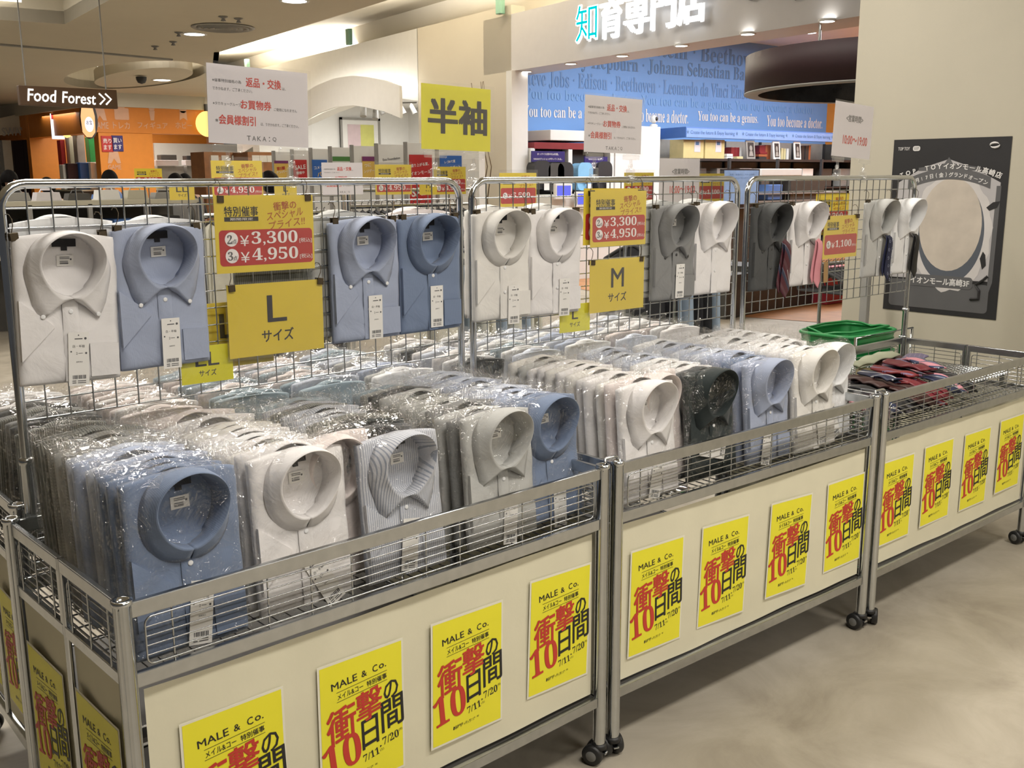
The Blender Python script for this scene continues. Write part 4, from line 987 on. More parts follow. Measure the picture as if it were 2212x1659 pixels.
def hours(label, loc, rz, sc=1.0, tilt=0, drop=.11):
    t = thing('opening_hours_sign', label, 'notice sign', loc, (0, tilt, rz), 'white opening hours signs'); t.scale = (sc,)*3
    put('sheet', sheet(.275, .205), M['notice'], t)
    g = G(); letters(g, '<営業時間>', .005, .045, .120, .026, -.0016, 0, .02); put('black_print', g, M['ink_grey'], t)
    g = G(); letters(g, '10:00〜19:00', .02, -.036, .175, .034, -.0016, 0, .02); put('red_print', g, M['ink_red'], t)
    holder(t, .275, .205, (-.09, .10), drop); return t
def on_net(x, z, dy): return (x, PYc(x)+dy, z)
price_sign('large yellow 3,300 and 4,950 yen price sign on the left net', on_net(.587, 1.366, -.026), PRZ(.5), tilt=.01, cover=True)
size_sign('yellow L size sign below the price sign on the left net', on_net(.606, 1.164, -.024), PRZ(.5), 'L', tilt=.01)
size_sign('small yellow LL size sign low behind the blue shirt on the left net', on_net(.426, 1.073, -.012), PRZ(.4), 'LL', .5, .015, 'sign_lime')
price_sign('yellow 3,300 and 4,950 yen price sign on the middle net', on_net(1.795, 1.365, -.030), 0, sc=.955, cover=True)
price_sign('yellow price sign tucked behind the front one on the middle net', on_net(1.781, 1.372, -.016), 0, sc=.97, tilt=.01)
size_sign('yellow M size sign below the price sign on the middle net', on_net(1.797, 1.159, -.026), 0, 'M', .95)
size_sign('small yellow L size sign low beside the M sign on the middle net', on_net(1.626, 1.068, -.014), 0, 'L', .5, .015, 'sign_lime')
price_sign('yellow 1,100 yen price sign between the shirts on the right net', on_net(3.060, 1.258, -.020), PRZ(3), '1100', .93, cover=True)
price_sign('yellow price sign hanging behind the 1,100 yen sign on the right net', on_net(3.050, 1.345, .018), PRZ(3), 'std', .90)
size_sign('yellow size sign on the far side of the left net behind the L sign', on_net(.50, 1.13, .022), PRZ(.5), 'L', .9)
notice('white return notice in a clear holder above the left net', on_net(.600, 1.655, 0), PRZ(.6), .985, .03)
t = thing('category_sign', 'large yellow half-sleeve sign above the gap between left and middle net', 'category sign', on_net(1.193, 1.649, 0), (0, .02, PRZ(1)), None)
put('sheet', sheet(.242, .168), M['sign_lime'], t); g = G(); letters(g, '半袖', .004, .004, .208, .092, -.0016, 0, .05); put('black_print', g, M['ink_black'], t)
holder(t, .25, .172, (-.075, .060), .105)
notice('white return notice in a clear holder above the middle net', on_net(1.797, 1.648, 0), 0, .95, .02)
hours('white opening hours sign in a holder above the right net', on_net(3.135, 1.664, 0), PRZ(3), 1.0, .05, .10)
for nm, xs, z in (('price sign on the left net', (.475, .702), 1.453), ('L size sign on the left net', (.490, .728), 1.250), ('price sign on the middle net', (1.682, 1.902), 1.450), ('M size sign on the middle net', (1.688, 1.905), 1.240), ('rightmost price sign', (2.955, 3.165), 1.341)):
    for x, sd in zip(xs, ('left', 'right')): hook_clip(x, z, 'dark clip at the %s corner of the %s' % (sd, nm), -.0185)
# signs of the racks and of the far sides of the nets, farther back
R0 = 3.4
def stand(t, hz):
    """floor pole that carries a sign of the racks behind"""
    k = t.scale.x; zf = -t.location.z/k
    put('stand_pole', G().tube([(0, .012, hz), (0, .012, zf+.02)], .006, 8), M['chrome'], t); put('stand_base', G().lathe([(0, zf+.02), (.09, zf+.016), (.10, zf+.004), (.10, zf)], (0, .012, 0), n=20), M['chrome'], t)
    return t
stand(price_sign('yellow price sign far back left, beside the counter, just over the left net', pt(321, 385, 'y', 6.5), 0, 'std', .86), -.08)
def back_price(label, u, v, y, kind='std', sc=1.0):
    t = price_sign(label, pt(u, v, 'y', y), 0, kind, sc); put('clear_sleeve', G().prism([(-.136, -.10), (.136, -.10), (.136, .105), (-.136, .105)], -.0045, -.0039), M['sleeve'], t); return stand(t, -.08)
back_price('yellow price sign on a stand seen over the left net, left of the persons', 513, 388, 2.92)
back_price('yellow price sign on a stand in front of the white poster boards', 850, 388, 3.53)
back_price('yellow price sign on a stand left of the net gap', 972, 390, 3.75)
back_price('yellow 5,500 yen price sign on a stand behind the white shirts', 1119, 410, 2.51, '5500')
back_price('yellow price sign on a stand behind the middle price sign', 1380, 405, 2.6)
back_price('yellow price sign at the right of the opening hours sign', 1536, 405, 2.6, '1100')
stand(size_sign('small yellow LL size sign on a stand seen through the left net', pt(393, 413, 'y', 3.48), 0, 'LL', .52), -.08)
stand(size_sign('small yellow L size sign on a stand right of the dark-haired person', pt(617, 412, 'y', 3.4), 0, 'L', .52), -.08)
stand(size_sign('small yellow M size sign on a stand by the net gap', pt(925, 405, 'y', 3.6), 0, 'M', .52), -.08)
stand(notice('white return notice on a stand in front of the blue poster', pt(740, 386, 'y', 3.37), 0, 1.0, 0, False), -.08)
stand(hours('white opening hours sign seen through the middle net', pt(1468, 392, 'y', 1.45), 0, 1.0, 0, .12), -.09)
# ------------------------------------------------------------------ green shopping baskets stacked behind the right wagon
def basket_mesh():
    g = G()
    def wall(u, v, d=0):
        a = u*2*PI; k = (.80+.20*v)
        c, s = math.cos(a), math.sin(a); e = 5
        r = (abs(c)**e+abs(s)**e)**(-1/e)
        return ((.21-d)*k*r*c, (.15-d)*k*r*s, .22*v)
    g.grid(lambda u, v: wall(u, v), 48, 11); g.grid(lambda u, v: wall(1-u, v, .004), 48, 11)
    ring = [wall(k/48, 1) for k in range(48)]; g.tube(ring, .009, 6, closed=True)
    for v in (.15, .32, .5, .68, .84): g.tube([wall(k/48, v, -.002) for k in range(48)], .0035, 5, closed=True)
    bt = [wall(k/48, 0) for k in range(48)]; g.add(bt, [tuple(range(48))])
    return g.mesh('basket_shell')
_bm = basket_mesh()
_hm = G().tube([(-.20, 0, 0), (-.19, .05, .012), (-.16, .11, .016), (0, .125, .018), (.16, .11, .016), (.19, .05, .012), (.20, 0, 0)], .0055, 8).mesh('handle')
for k in range(6):
    t = thing('shopping_basket', 'green plastic shopping basket, %s from the top of the stack behind the right wagon' % ORD[5-k], 'shopping basket', (3.67, .88, .10+k*.094), (0, 0, .02*math.sin(k*5)), 'stacked green shopping baskets')
    put('basket_shell', _bm, M['green'], t)
    if k == 5:
        for s in (0, PI): put('handle', _hm, M['green'], t, (0, 0, .222), (0, 0, s))
# low trolley under the baskets
t = thing('basket_stand', 'low chrome basket stand under the green baskets', 'basket stand', (3.67, .88, 0))
put('tray', G().box(-.17, -.12, .083, .17, .12, .098, .004), M['steel'], t)
for x in (-.15, .15):
    for y in (-.10, .10): put('leg', G().tube([(x, y, 0), (x, y, .085)], .010, 8), M['chrome'], t)
put('guard_rail', G().tube([(-.235, -.185, .05), (-.235, -.185, .80), (.235, -.185, .80), (.235, -.185, .05)], .008, 8), M['chrome'], t)
for s in (-1, 1): put('guard_foot', G().tube([(s*.235, -.185, .05), (s*.235, -.10, .05), (s*.15, -.10, .05)], .008, 8), M['chrome'], t)
# post of a fixture standing behind the right net
t = thing('display_post', 'dark grey steel display post standing behind the right net by the wall', 'display post', pt(1865, 705, 'y', 1.05))
t.location.z = 0
put('upright', G().box(-.016, -.02, .012, .016, .02, 1.12, .003), M['mid'], t); put('base_plate', G().box(-.10, -.12, 0, .10, .12, .012, .003), M['mid'], t)
# ------------------------------------------------------------------ neckties lying in the right wagon on a raised wire rack
cw = wag['c']
t = thing('wire_rack', 'grey wire mesh rack raised inside the necktie wagon', 'wire rack', cw.location, cw.rotation_euler)
g = G()
for k in range(46): g.tube([(.03+k*.0245, .085, .712-.0), (.03+k*.0245, .55, .712)], .0016, 4)
for k in range(23): g.tube([(.025, .088+k*.0204, .7155), (1.14, .088+k*.0204, .7155)], .0016, 4)
put('mesh_top', g, M['wire'], t)
for x in (.04, 1.12):
    for y in (.11, .53): put('foot', G().box(x-.01, y-.01, .654, x+.01, y+.01, .711, .002), M['steel'], t)
def lying_tie(label, x, y, ang, m, L=.50, w=.055, z=.722, droop=0, seed=0):
    rnd = random.Random(seed); ph = rnd.uniform(0, 6)
    def P(u, v):
        ww = w*(.55+.45*v); xx = (u-.5)*ww; zz = (v-.5)*L
        if v > .93: xx *= max(0.0, 1-(v-.93)/.07)
        lift = .006*math.sin(6*v+ph)+.004*math.sin(11*v+2*ph); dr = droop*(max(0, .34-v)/.34)**1.4
        return (xx, -abs(lift)-.004*(1-(2*u-1)**2)+dr, zz)
    me = solid(G().grid(P, 6, 22).mesh('blade'), .006)
    # a flat necktie: its own Z runs along its length; laid down on the rack
    t = thing('necktie', label, 'necktie', place('c', x, y, z), (PI/2, 0, cw.rotation_euler.z+ang), 'neckties lying in the right wagon'); t.rotation_euler = (-PI/2, 0, cw.rotation_euler.z+ang)
    put('blade', me, TM[m], t)
    n = solid(G().grid(lambda u, v: ((u-.5)*.026+.012, .004-.003*math.sin(5*v+ph)+droop*(max(0, .20-v)/.34)**1.4, (v-.55)*L*.8), 4, 14).mesh('narrow_blade'), .004); put('narrow_blade', n, TM[m], t)
    return t
TIES = [('pink necktie crumpled in the front left corner of the wagon', .060, .055, .9, 'pink', .13, .95), ('second pink necktie at the left front corner post', .050, .095, .6, 'pink', .14, .9),
 ('navy white-barred necktie right of the pink corner ties', .118, .125, .10, 'navystripe', .22, 1), ('grey necktie next to the front left navy one', .150, .130, .14, 'greytie', .23, 1), ('second navy white-barred necktie at the front left', .190, .128, .12, 'navystripe', .23, 1),
 ('black striped necktie, leftmost of the dark front row', .235, .13, .14, 'blacks', .23, 1), ('second grey necktie in the dark front row', .275, .135, .15, 'greytie', .24, 1), ('black striped necktie left of the brown one in the front row', .315, .135, .15, 'blacks', .24, 1),
 ('brown necktie in the dark front row', .355, .14, .16, 'brown', .25, 1), ('black striped necktie right of the front row brown one', .400, .14, .17, 'blacks', .25, 1), ('second brown necktie further right in the front row', .440, .145, .18, 'brown', .26, 1),
 ('maroon necktie lying at the front, middle of the wagon', .485, .15, .2, 'maroon', .27, 1), ('red striped necktie at the front between two maroon ones', .525, .15, .2, 'redstripe', .27, 1), ('second maroon necktie at the front, right of the red striped one', .570, .155, .22, 'maroon', .27, 1),
 ('navy white-barred necktie beside the long pink barred one', .640, .15, .28, 'navystripe', .28, 1), ('long pink necktie with navy bars at the right of the heap', .715, .185, .33, 'pinkstripe', .36, 1.1), ('black necktie heap end right of the pink barred one', .770, .095, .35, 'blacks', .18, 1),
 ('second pink barred necktie behind the long one', .800, .285, .45, 'pinkstripe', .22, 1.1),
 ('navy striped necktie at the back left of the heap', .16, .30, .2, 'navystripe', .22, 1), ('brown necktie lying at the back left of the heap', .345, .265, .45, 'brown', .22, 1.1), ('navy and white necktie beside the back brown one', .410, .25, .40, 'navystripe', .20, 1.1),
 ('red striped necktie at the back of the heap', .500, .265, .30, 'redstripe', .24, 1.15), ('second red striped necktie at the back of the heap', .560, .27, .28, 'redstripe', .22, 1.1), ('maroon folded necktie on top of the heap', .660, .27, .35, 'maroon', .24, 1.25),
 ('khaki necktie behind the red striped ones', .52, .375, 1.1, 'khaki', .24, 1.1), ('lilac patterned necktie lying crosswise at the back of the heap', .80, .375, 1.45, 'lilac', .42, 1.2), ('pale green necktie lying crosswise behind the lilac one', .72, .455, 1.42, 'greygreen', .42, 1.3),
 ('dark necktie lying crosswise behind the pale green one', .86, .47, 1.35, 'brown', .26, 1)]
for k, (lab, x, y, a, m, L, ws) in enumerate(TIES): fr = 2 <= k <= 16; lying_tie(lab, x, (.030+(L+.07)/2*math.cos(a)+.037*math.sin(abs(a)) if fr else max(y, .06)), -a, m, L+(.07 if fr else 0), .074*ws, .7235+(.012*(k % 3)) + (.020 if k > 18 else 0)+(.018 if 'pink' in m and k > 9 else 0), .040 if fr else (.02 if k < 2 else 0), seed=k)
# ------------------------------------------------------------------ poster on the right wall
def wallp(u, v, d=.0): p = pt(u, v, 'x', 4.3); return p
t = thing('wall_poster', 'large black and grey event poster on the right wall, oval frame in its middle', 'poster', (4.2985, .783, 1.243), (0, 0, -PI/2))
# poster plane: local x runs from the far edge (left in the photo) to the near edge, 0.582 x 0.845
put('sheet', G().prism([(-.291, -.4225), (.291, -.4225), (.291, .4225), (-.291, .4225)], -.0012, 0), M['ink_black'], t)
pg = [mat('poster_grey_%d' % k, c, .5) for k, c in enumerate(((.42, .40, .40), (.10, .098, .10), (.55, .52, .50), (.21, .20, .205), (.62, .585, .56), (.085, .095, .115)))]
put('pale_field', flat(G(), [(-.262, -.255), (.252, -.245), (.257, .215), (.12, .285), (.0, .325), (-.13, .285), (-.250, .215)], -.0016), pg[0], t)
put('grey_field', flat(flat(flat(G(), rrect(-.262, -.398, .245, -.262, .02), -.0017), [(-.15, .285), (-.02, .305), (.0, .335), (.02, .305), (.16, .285), (.16, .27), (-.15, .27)], -.0018), [(.235, -.33), (.258, -.25), (.262, .2), (.240, .2)], -.0018), pg[1], t)
g = G(); n = 60
for (a0, b0, a1, b1, m_) in ((.20, .285, .165, .245, 2),):
    vs = []; fs = []
    for k in range(n):
        th = 2*PI*k/n; w = 1+.030*math.sin(14*th)
        vs += [(.035+a0*w*math.cos(th), -.0022, -.022+b0*w*math.sin(th)), (.035+a1*math.cos(th), -.0022, -.022+b1*math.sin(th))]
    fs = [(2*k, 2*((k+1) % n), 2*((k+1) % n)+1, 2*k+1) for k in range(n)]
    g.add(vs, fs)
put('oval_frame', g, pg[2], t)
put('oval_field', flat(G(), disc(.035, -.022, .166, 40, .246), -.0020), pg[5], t)
put('oval_picture', flat(G(), disc(.030, .014, .156, 36, .222), -.0023), M['beige_print'], t)
for pts_ in ([(.20, .10), (.23, .125), (.262, .13), (.25, .10), (.215, .085)], [(.19, -.14), (.205, -.19), (.222, -.17), (.215, -.12), (.202, -.105)]): put('black_feather', flat(G(), pts_, -.0028), M['ink_black'], t)
put('black_ribbon', G().tube([(.16, -.0035, -.335), (.20, -.0035, -.33), (.20, -.0035, -.29), (.18, -.0035, -.265), (.215, -.0035, -.24), (.235, -.0035, -.22)], .007, 5), M['ink_black'], t)
g = G(); bb = []; tt = []
for k in range(17):
    x = -.20+.41*k/16; z = .185+.045*(1-((x-.01)/.205)**2)
    bb.append((x, z)); tt.append((x, z+.052))
flat(g, bb+tt[::-1], -.0030)
put('dark_banner', g, pg[1], t)
put('dark_banner', flat(G(), rrect(-.165, -.290, .165, -.232, .018), -.0030), pg[1], t)
def arc_text(g, s, x0, x1, h, z, sag, y, bold, wx=None):
    n = len(s); wd = (x1-x0)/n; xc = (x0+x1)/2
    for k, ch in enumerate(s):
        if ch == ' ': continue
        x = x0+wd*(k+.5); d = (x-xc)/((x1-x0)/2); slope = -2*sag*d/((x1-x0)/2)
        _, _, bw, bh = glyphs(ch); em = min(wd*1.02, h*1.15)
        letters(g, ch, x, z-sag*d*d, bw*em, bh*em, y, math.degrees(math.atan(slope)), bold)
PWm = mat('poster_white', (.66, .64, .62), .5)
g = G(); arc_text(g, 'TOP TOYイオンモール高崎店', -.252, .262, .050, .292, .048, -.0036, .05); put('title_lettering', g, PWm, t)
g = G(); arc_text(g, '7月17日(金)グランドオープン', -.190, .200, .034, .252, .042, -.0038, .045); put('date_lettering', g, PWm, t)
put('place_lettering', letters(G(), 'イオンモール高崎3F', 0, -.261, .30, .036, -.0038, 0, .045), PWm, t)
put('logo_lettering', letters(G(), 'TOP TOY', -.235, .378, .062, .016, -.0026, 0, .03), PWm, t)
put('logo_badge', flat(G(), rrect(-.188, .366, -.150, .390, .010), -.0026), PWm, t)
for k in range(2):
    put('swirl_mark', G().tube([(.215+.022*math.cos(PI*(.15+.9*q/8)+PI*k), -.003, .385+.011*math.sin(PI*(.15+.9*q/8)+PI*k)) for q in range(9)], [.0005+.005*math.sin(PI*(q+.3)/9) for q in range(9)], 6), PWm, t)
g = G(); letters(g, 'SUGAR', -.169, .382, .028, .007, -.0030); letters(g, 'POST', -.169, .374, .022, .006, -.0030); put('badge_lettering', g, M['ink_black'], t)
# ------------------------------------------------------------------ blue shop furniture
def boxthing(name, label, cat, x0, y0, z0, x1, y1, z1, m, c=.004, group=None):
    return tag(put(name, G().box(x0, y0, z0, x1, y1, z1, c), m), label, cat, group)
a, b = pt(1482, 278, 'y', 9.5), pt(1830, 287, 'y', 9.5)
z0, z1 = 2.105, 2.275
t = thing('shelf_header', 'blue header board with star lettering over the shop shelves', 'sign', (0, 0, 0))
put('board', G().prismz([(pt(1424, 280, 'y', 10.28).x, 10.28), (a.x, 9.5), (b.x, 9.5), (b.x, 9.56), (a.x+.03, 9.56), (pt(1424, 280, 'y', 10.28).x+.05, 10.29)], z0, z1), M['blue_dark'], t)
put('face', G().box(a.x+.01, 9.494, z0+.004, b.x, 9.50, z1-.02), mat('header_blue', (.22, .36, .72), .5), t)
g = G()
for u0, u1, v in ((1483, 1595, 289), (1603, 1702, 292), (1711, 1800, 295)):
    p, q = pt(u0, v-2, 'y', 9.49), pt(u1, v+2, 'y', 9.49)
    letters(g, '★ Create the future & Enjoy learning ★', (p.x+q.x)/2, 2.19, q.x-p.x, .085, y=9.490)
put('lettering', g, M['ink_navy'], t)
# shelf unit under the header: back, uprights, dark shelf
x0, x1 = pt(1425, 345, 'y', 9.9).x, pt(1810, 345, 'y', 9.9).x
t = thing('shop_shelf', 'long dark shelf unit below the blue header board', 'shelf', (0, 0, 0))
put('shelf_board', G().box(x0, 9.45, 1.735, x1, 10.25, 1.775), M['dark'], t)
put('back_panel', G().box(x0, 10.25, .1, x1, 10.29, 2.1), M['mid'], t)
for k in range(6): put('upright', G().box(x0+(x1-x0)*k/5-.015, 10.2, 0, x0+(x1-x0)*k/5+.015, 10.25, 2.1), M['dark'], t)
for z in (.25, .75, 1.25): put('shelf_board', G().box(x0, 9.5, z, x1, 10.25, z+.03), M['dark'], t)
put('end_panel', G().box(x1, 9.4, 0, x1+.9, 10.29, 2.09), M['dgrey'], t)
for k in range(9):
    xx = x0+.5+k*.62; z = 1.28
    boxthing('blister_pack', '%s packed toy from the left on the dark shelf under the picture frames' % ORD[k], 'toy box', xx, 9.6, 1.281, xx+.34, 9.75, 1.62, [M['dgrey'], M['mid'], M['white']][k % 3], .01, 'packed toys on the shop shelf')
def onshelf(u0, v0, u1, v1, y=9.62): p, q = pt(u0, v0, 'y', y), pt(u1, v1, 'y', y); return p.x, q.x, p.z
by = mat('pale_yellow_card', (.68, .55, .25), .6)
for k, (u0, u1) in enumerate(((1477, 1521), (1524, 1566))):
    xa, xb, zt = onshelf(u0, 301, u1, 303)
    t = thing('display_box', 'pale yellow toy box with a small blue picture, %s of two on the shop shelf' % ('left', 'right')[k], 'toy box', ((xa+xb)/2, 9.62, 1.775))
    put('box', G().box(-(xb-xa)/2, 0, 0, (xb-xa)/2, .3, zt-1.775, .006), by, t)
    put('picture_label', G().box((xb-xa)*.02, -.004, (zt-1.775)*.35, (xb-xa)*.32, -.001, (zt-1.775)*.95), M['notice'], t)
    put('picture_print', G().box((xb-xa)*.08, -.006, (zt-1.775)*.72, (xb-xa)*.24, -.004, (zt-1.775)*.90), M['ink_navy'], t)
bk = 0
bcol = {'r': mat('book_red', (.20, .015, .02), .5), 'w': M['card'], 'y': mat('book_cream', (.62, .55, .30), .5), 'k': M['dark'], 'o': mat('book_brown', (.35, .10, .04), .5)}
BN = {'r': 'dark red', 'w': 'white', 'y': 'cream', 'k': 'black', 'o': 'brown'}
for u0, u1, v, c, nm in ((1582, 1590, 318, 'r', 'left of the first picture frame'), (1590, 1600, 318, 'r', 'close to the first picture frame'), (1601, 1605, 319, 'w', 'thin, beside the first picture frame'), (1643, 1656, 314, 'r', 'between first and second frame'), (1656, 1668, 313, 'o', 'just left of the second frame'),
                      (1690, 1695, 320, 'y', 'right of the second frame'), (1696, 1700, 321, 'y', 'second one right of the second frame'), (1702, 1707, 321, 'w', 'left of the third frame'), (1733, 1741, 315, 'k', 'right of the third frame'), (1742, 1750, 315, 'k', 'second one right of the third frame'), (1750, 1754, 314, 'o', 'last one on the shelf')):
    xa, xb, zt = onshelf(u0, v, u1, v)
    t = thing('book', '%s upright book %s' % (BN[c], nm), 'book', ((xa+xb)/2, 9.64, 1.776), group='books on the shop shelf')
    h = zt-1.776; w = (xb-xa)*.47
    put('cover', G().box(-w, 0, 0, w, .18, h, .004), bcol[c], t); put('pages', G().box(-w*.8, .006, h-.004, w*.8, .176, h+.002), M['card'], t)
for k, (u0, u1, c, nm) in enumerate(((1568, 1582, 'w', 'bottom'), (1568, 1581, 'w', 'top'), (1580, 1593, 'y', 'in front'), (1638, 1654, 'k', 'bottom'), (1637, 1655, 'o', 'middle'), (1640, 1655, 'r', 'top'))):
    xa, xb, _ = onshelf(u0, 340, u1, 340); zz = 1.776+.045*(k % 3 if k != 2 else 0)
    boxthing('book', '%s book lying flat, %s of the pile by the %s picture frame' % (BN[c], nm, 'first' if k < 3 else 'second'), 'book', xa, 9.50 if k == 2 else 9.6, zz, xb, 9.58 if k == 2 else 9.8, zz+.04, bcol[c], .004, 'books on the shop shelf')
for k, (u, v0, v1, w, m) in enumerate(((1621, 303, 343, .24, 'mid'), (1677, 305, 342, .20, 'card'), (1722, 306, 342, .20, 'card'))):
    p = pt(u, v1, 'y', 9.52); h = pt(u, v0, 'y', 9.52).z-1.776
    t = thing('picture_frame', '%s framed black and white portrait from the left on the shop shelf' % ORD[k], 'picture frame', (p.x, 9.50, 1.777), (-.12, 0, 0), 'framed portraits on the shop shelf')
    put('frame', G().box(-w/2, 0, 0, w/2, .025, h, .004), M[m], t); put('picture', G().box(-w/2+.035, -.003, .035, w/2-.035, .001, h-.035), M['dark'], t)
    put('portrait_shape', G().prism(disc(0, h*.58, w*.16, 14, h*.15)+[], -.005, -.003).prism([(-w*.25, h*.16), (w*.25, h*.16), (w*.14, h*.42), (-w*.14, h*.42)], -.005, -.003), M['mid'], t)
# white cabinet with the maroon header and dark niches at the blue wall's left
zt = 2.17
xa, xm, xb = pt(1146, 316, 'y', 9.7).x, pt(1264, 306, 'y', 9.7).x, pt(1421, 273, 'y', 9.7).x
t = thing('bag_display', 'white display cabinet with maroon header and dark niches at the left of the blue shop', 'display cabinet', (0, 0, 0))
put('top_box', G().box(pt(1189, 280, 'y', 9.6).x, 9.6, pt(1189, 303, 'y', 9.6).z, pt(1300, 270, 'y', 9.6).x, 10.25, pt(1189, 280, 'y', 9.6).z, .01), M['white'], t)
put('header', G().box(xa, 9.62, pt(1200, 322, 'y', 9.62).z, pt(1330, 300, 'y', 9.62).x, 10.2, pt(1200, 308, 'y', 9.62).z), M['maroon_red'], t)
put('niche', G().box(xa+.05, 9.75, .5, pt(1330, 300, 'y', 9.7).x, 10.2, pt(1200, 323, 'y', 9.7).z), M['dark'], t)
for u in (1148, 1229, 1319): 
    x = pt(u, 350, 'y', 9.65).x; put('upright', G().box(x-.04, 9.62, 0, x+.04, 9.80, pt(1200, 321, 'y', 9.65).z), M['white'], t)
put('tall_side', G().box(pt(1330, 300, 'y', 9.64).x, 9.64, 0, xb, 10.25, pt(1400, 273, 'y', 9.64).z, .006), M['white'], t)
put('counter', G().box(pt(1190, 400, 'y', 9.2).x, 9.2, 0, pt(1330, 400, 'y', 9.2).x, 9.7, pt(1250, 420, 'y', 9.2).z, .01), M['white'], t)
navy = mat('navy_sign', (.035, .025, .16), .4)
for u0, v0, u1, v1, tx, lab in ((1149, 326, 1220, 350, ('まっすぐな背中を6年間。', 'NASAのクッションが守ってくれる。'), 'left navy sign with two lines of white lettering in the white cabinet'), (1263, 338, 1312, 368, ('やわらかい背カン', '軽くて丈夫な素材', '安心の六年保証'), 'right navy sign with small white lettering behind the return notice')):
    p, q = pt(u0, v0, 'y', 9.56), pt(u1, v1, 'y', 9.56); w, h = q.x-p.x, p.z-q.z
    t = thing('cabinet_sign', lab, 'sign', ((p.x+q.x)/2, 9.56, (p.z+q.z)/2)); put('panel', G().box(-w/2, 0, -h/2, w/2, .02, h/2), navy, t)
    g = G(); n = len(tx)
    for i, s in enumerate(tx): letters(g, s, -w*.02, h*(.5-(i+.5)/n)*.9, w*.86*(.75 if i == 0 else 1), h*.20 if n == 2 else h*.14, y=-.003, bold=.02)
    put('white_print', g, M['ink_white'], t)
for k, (u, v, c) in enumerate(((1165, 385, 'dark'), (1195, 390, 'dgrey'), (1215, 388, 'dark'), (1258, 388, 'sky'), (1300, 385, 'dark'))):
    p = pt(u, v, 'y', 9.55); m = mat('pale_blue_leather', (.25, .52, .78), .4) if c == 'sky' else M[c]
    t = thing('school_bag', ('pale blue' if c == 'sky' else 'dark') + ' rounded school satchel, %s from the left in the white cabinet' % ORD[k], 'school bag', (p.x, 9.5, p.z-.16), group='school satchels in the cabinet')
    put('body', G().prism(rrect(-.15, 0, .15, .40, .10, 5), 0, .16), m, t); put('flap', G().prism(rrect(-.155, .12, .155, .41, .10, 5), -.02, -.001), m, t)
    put('buckle', G().box(-.02, -.03, .10, .02, -.02, .14), M['steel'], t)
    put('card', G().box(.02, -.034, -.01, .12, -.031, .10), M['card'], t)
p = pt(1412, 268, 'y', 9.75)
t = thing('web_camera', 'small white ball camera with a black lens on top of the white cabinet', 'camera', (p.x, 9.75, pt(1400, 273, 'y', 9.64).z))
put('foot', G().lathe([(.06, 0), (.065, .03), (.03, .05)]), M['white'], t); put('head', G().ball((0, 0, .12), .06, .06, .065), M['white'], t); put('lens', G().lathe([(0, -.062), (.03, -.058), (.035, -.045)], (.01, 0, .125), 'y'), M['dark'], t)
# lit screens on the counter
for k, (u, v) in enumerate(((1218, 415), (1262, 432))):
    p = pt(u, v, 'y', 9.1); t = thing('display_screen', 'small lit blue screen, %s on the white counter of the blue shop' % ('left', 'right')[k], 'screen', (p.x, 9.1, p.z-.08))
    put('case', G().box(-.16, 0, -.02, .16, .05, .20, .01), M['white'], t); put('panel', G().box(-.13, -.004, .02, .13, -.001, .17), glow('screen_glow_%d' % k, (.18, .2, .9), 1.1), t)
# blue picture display, dark floor cabinets, red box
p, q = pt(1565, 368, 'y', 7.2), pt(1636, 440, 'y', 7.2)
t = thing('blue_display', 'pale blue picture screen with two lines of lettering behind the net gap', 'screen', ((p.x+q.x)/2, 7.2, (p.z+q.z)/2)); w, h = q.x-p.x, p.z-q.z
put('case', G().box(-w/2-.02, .004, -h/2-.05, w/2+.03, .06, h/2+.02), M['dark'], t); put('picture', G().box(-w/2, -.002, -h/2, w/2, .004, h/2), mat('screen_picture', (.27, .43, .70), .5, var=.25, scale=4, emit=.25), t)
g = G(); letters(g, '知育・勉強のところから成績に', .02, h*.38, w*.75, h*.05, -.005); letters(g, 'カラーイングを入れてご検討を', .02, h*.28, w*.75, h*.05, -.005); put('lettering', g, M['ink_navy'], t)
boxthing('screen_stand', 'dark stand carrying the pale blue picture screen', 'stand', p.x+.05, 7.27, 0, q.x+.02, 7.6, q.z-.06, M['dgrey'])
a, b = pt(1568, 690, 'z', 0), pt(1776, 652, 'z', 0)
for k in range(4):
    f0, f1 = k/4, (k+1)/4-.004; c0, c1 = a.lerp(b, f0), a.lerp(b, f1); n = Vector((b.y-a.y, a.x-b.x, 0)).normalized()*-.6
    h = .46+.06*(k == 1)
    tag(put('low_cabinet', G().prismz([(c0.x, c0.y), (c1.x, c1.y), (c1.x+n.x, c1.y+n.y), (c0.x+n.x, c0.y+n.y)], .004, h), M['dgrey']), 'low dark grey cabinet on the orange floor, %s from the left' % ORD[k], 'cabinet', 'low dark cabinets')
red = mat('red_box', (.36, .03, .05), .5); c = pt(1798, 662, 'z', 0)
t = thing('red_box', 'red box with a white corner mark at the end of the low dark cabinets', 'box', (c.x+.22, c.y+.1, .005)); put('box', G().box(-.18, 0, 0, .25, .4, .44, .01), red, t); put('corner_mark', G().tube([(.06, -.004, .30), (.06, -.004, .40), (.18, -.004, .40)], .010, 6), M['white'], t)
for k, (u, v, w, h, m, lab) in enumerate(((1745, 412, .9, .42, 'dgrey', 'dark brown carton on a rack behind the right net'), (1675, 415, .35, .22, 'blue_dark', 'small dark blue box behind the right net'), (1690, 372, 1.0, .10, 'white', 'long white tray in front of the dark shop shelves'), (1690, 452, 1.1, .14, 'cream', 'cream cartons on the low shelf behind the right net'))):
    p = pt(u, v, 'y', 7.6); boxthing('shop_box', lab, 'box', p.x-w/2, 7.6, p.z-h/2, p.x+w/2, 8.0, p.z+h/2, M[m], .008)
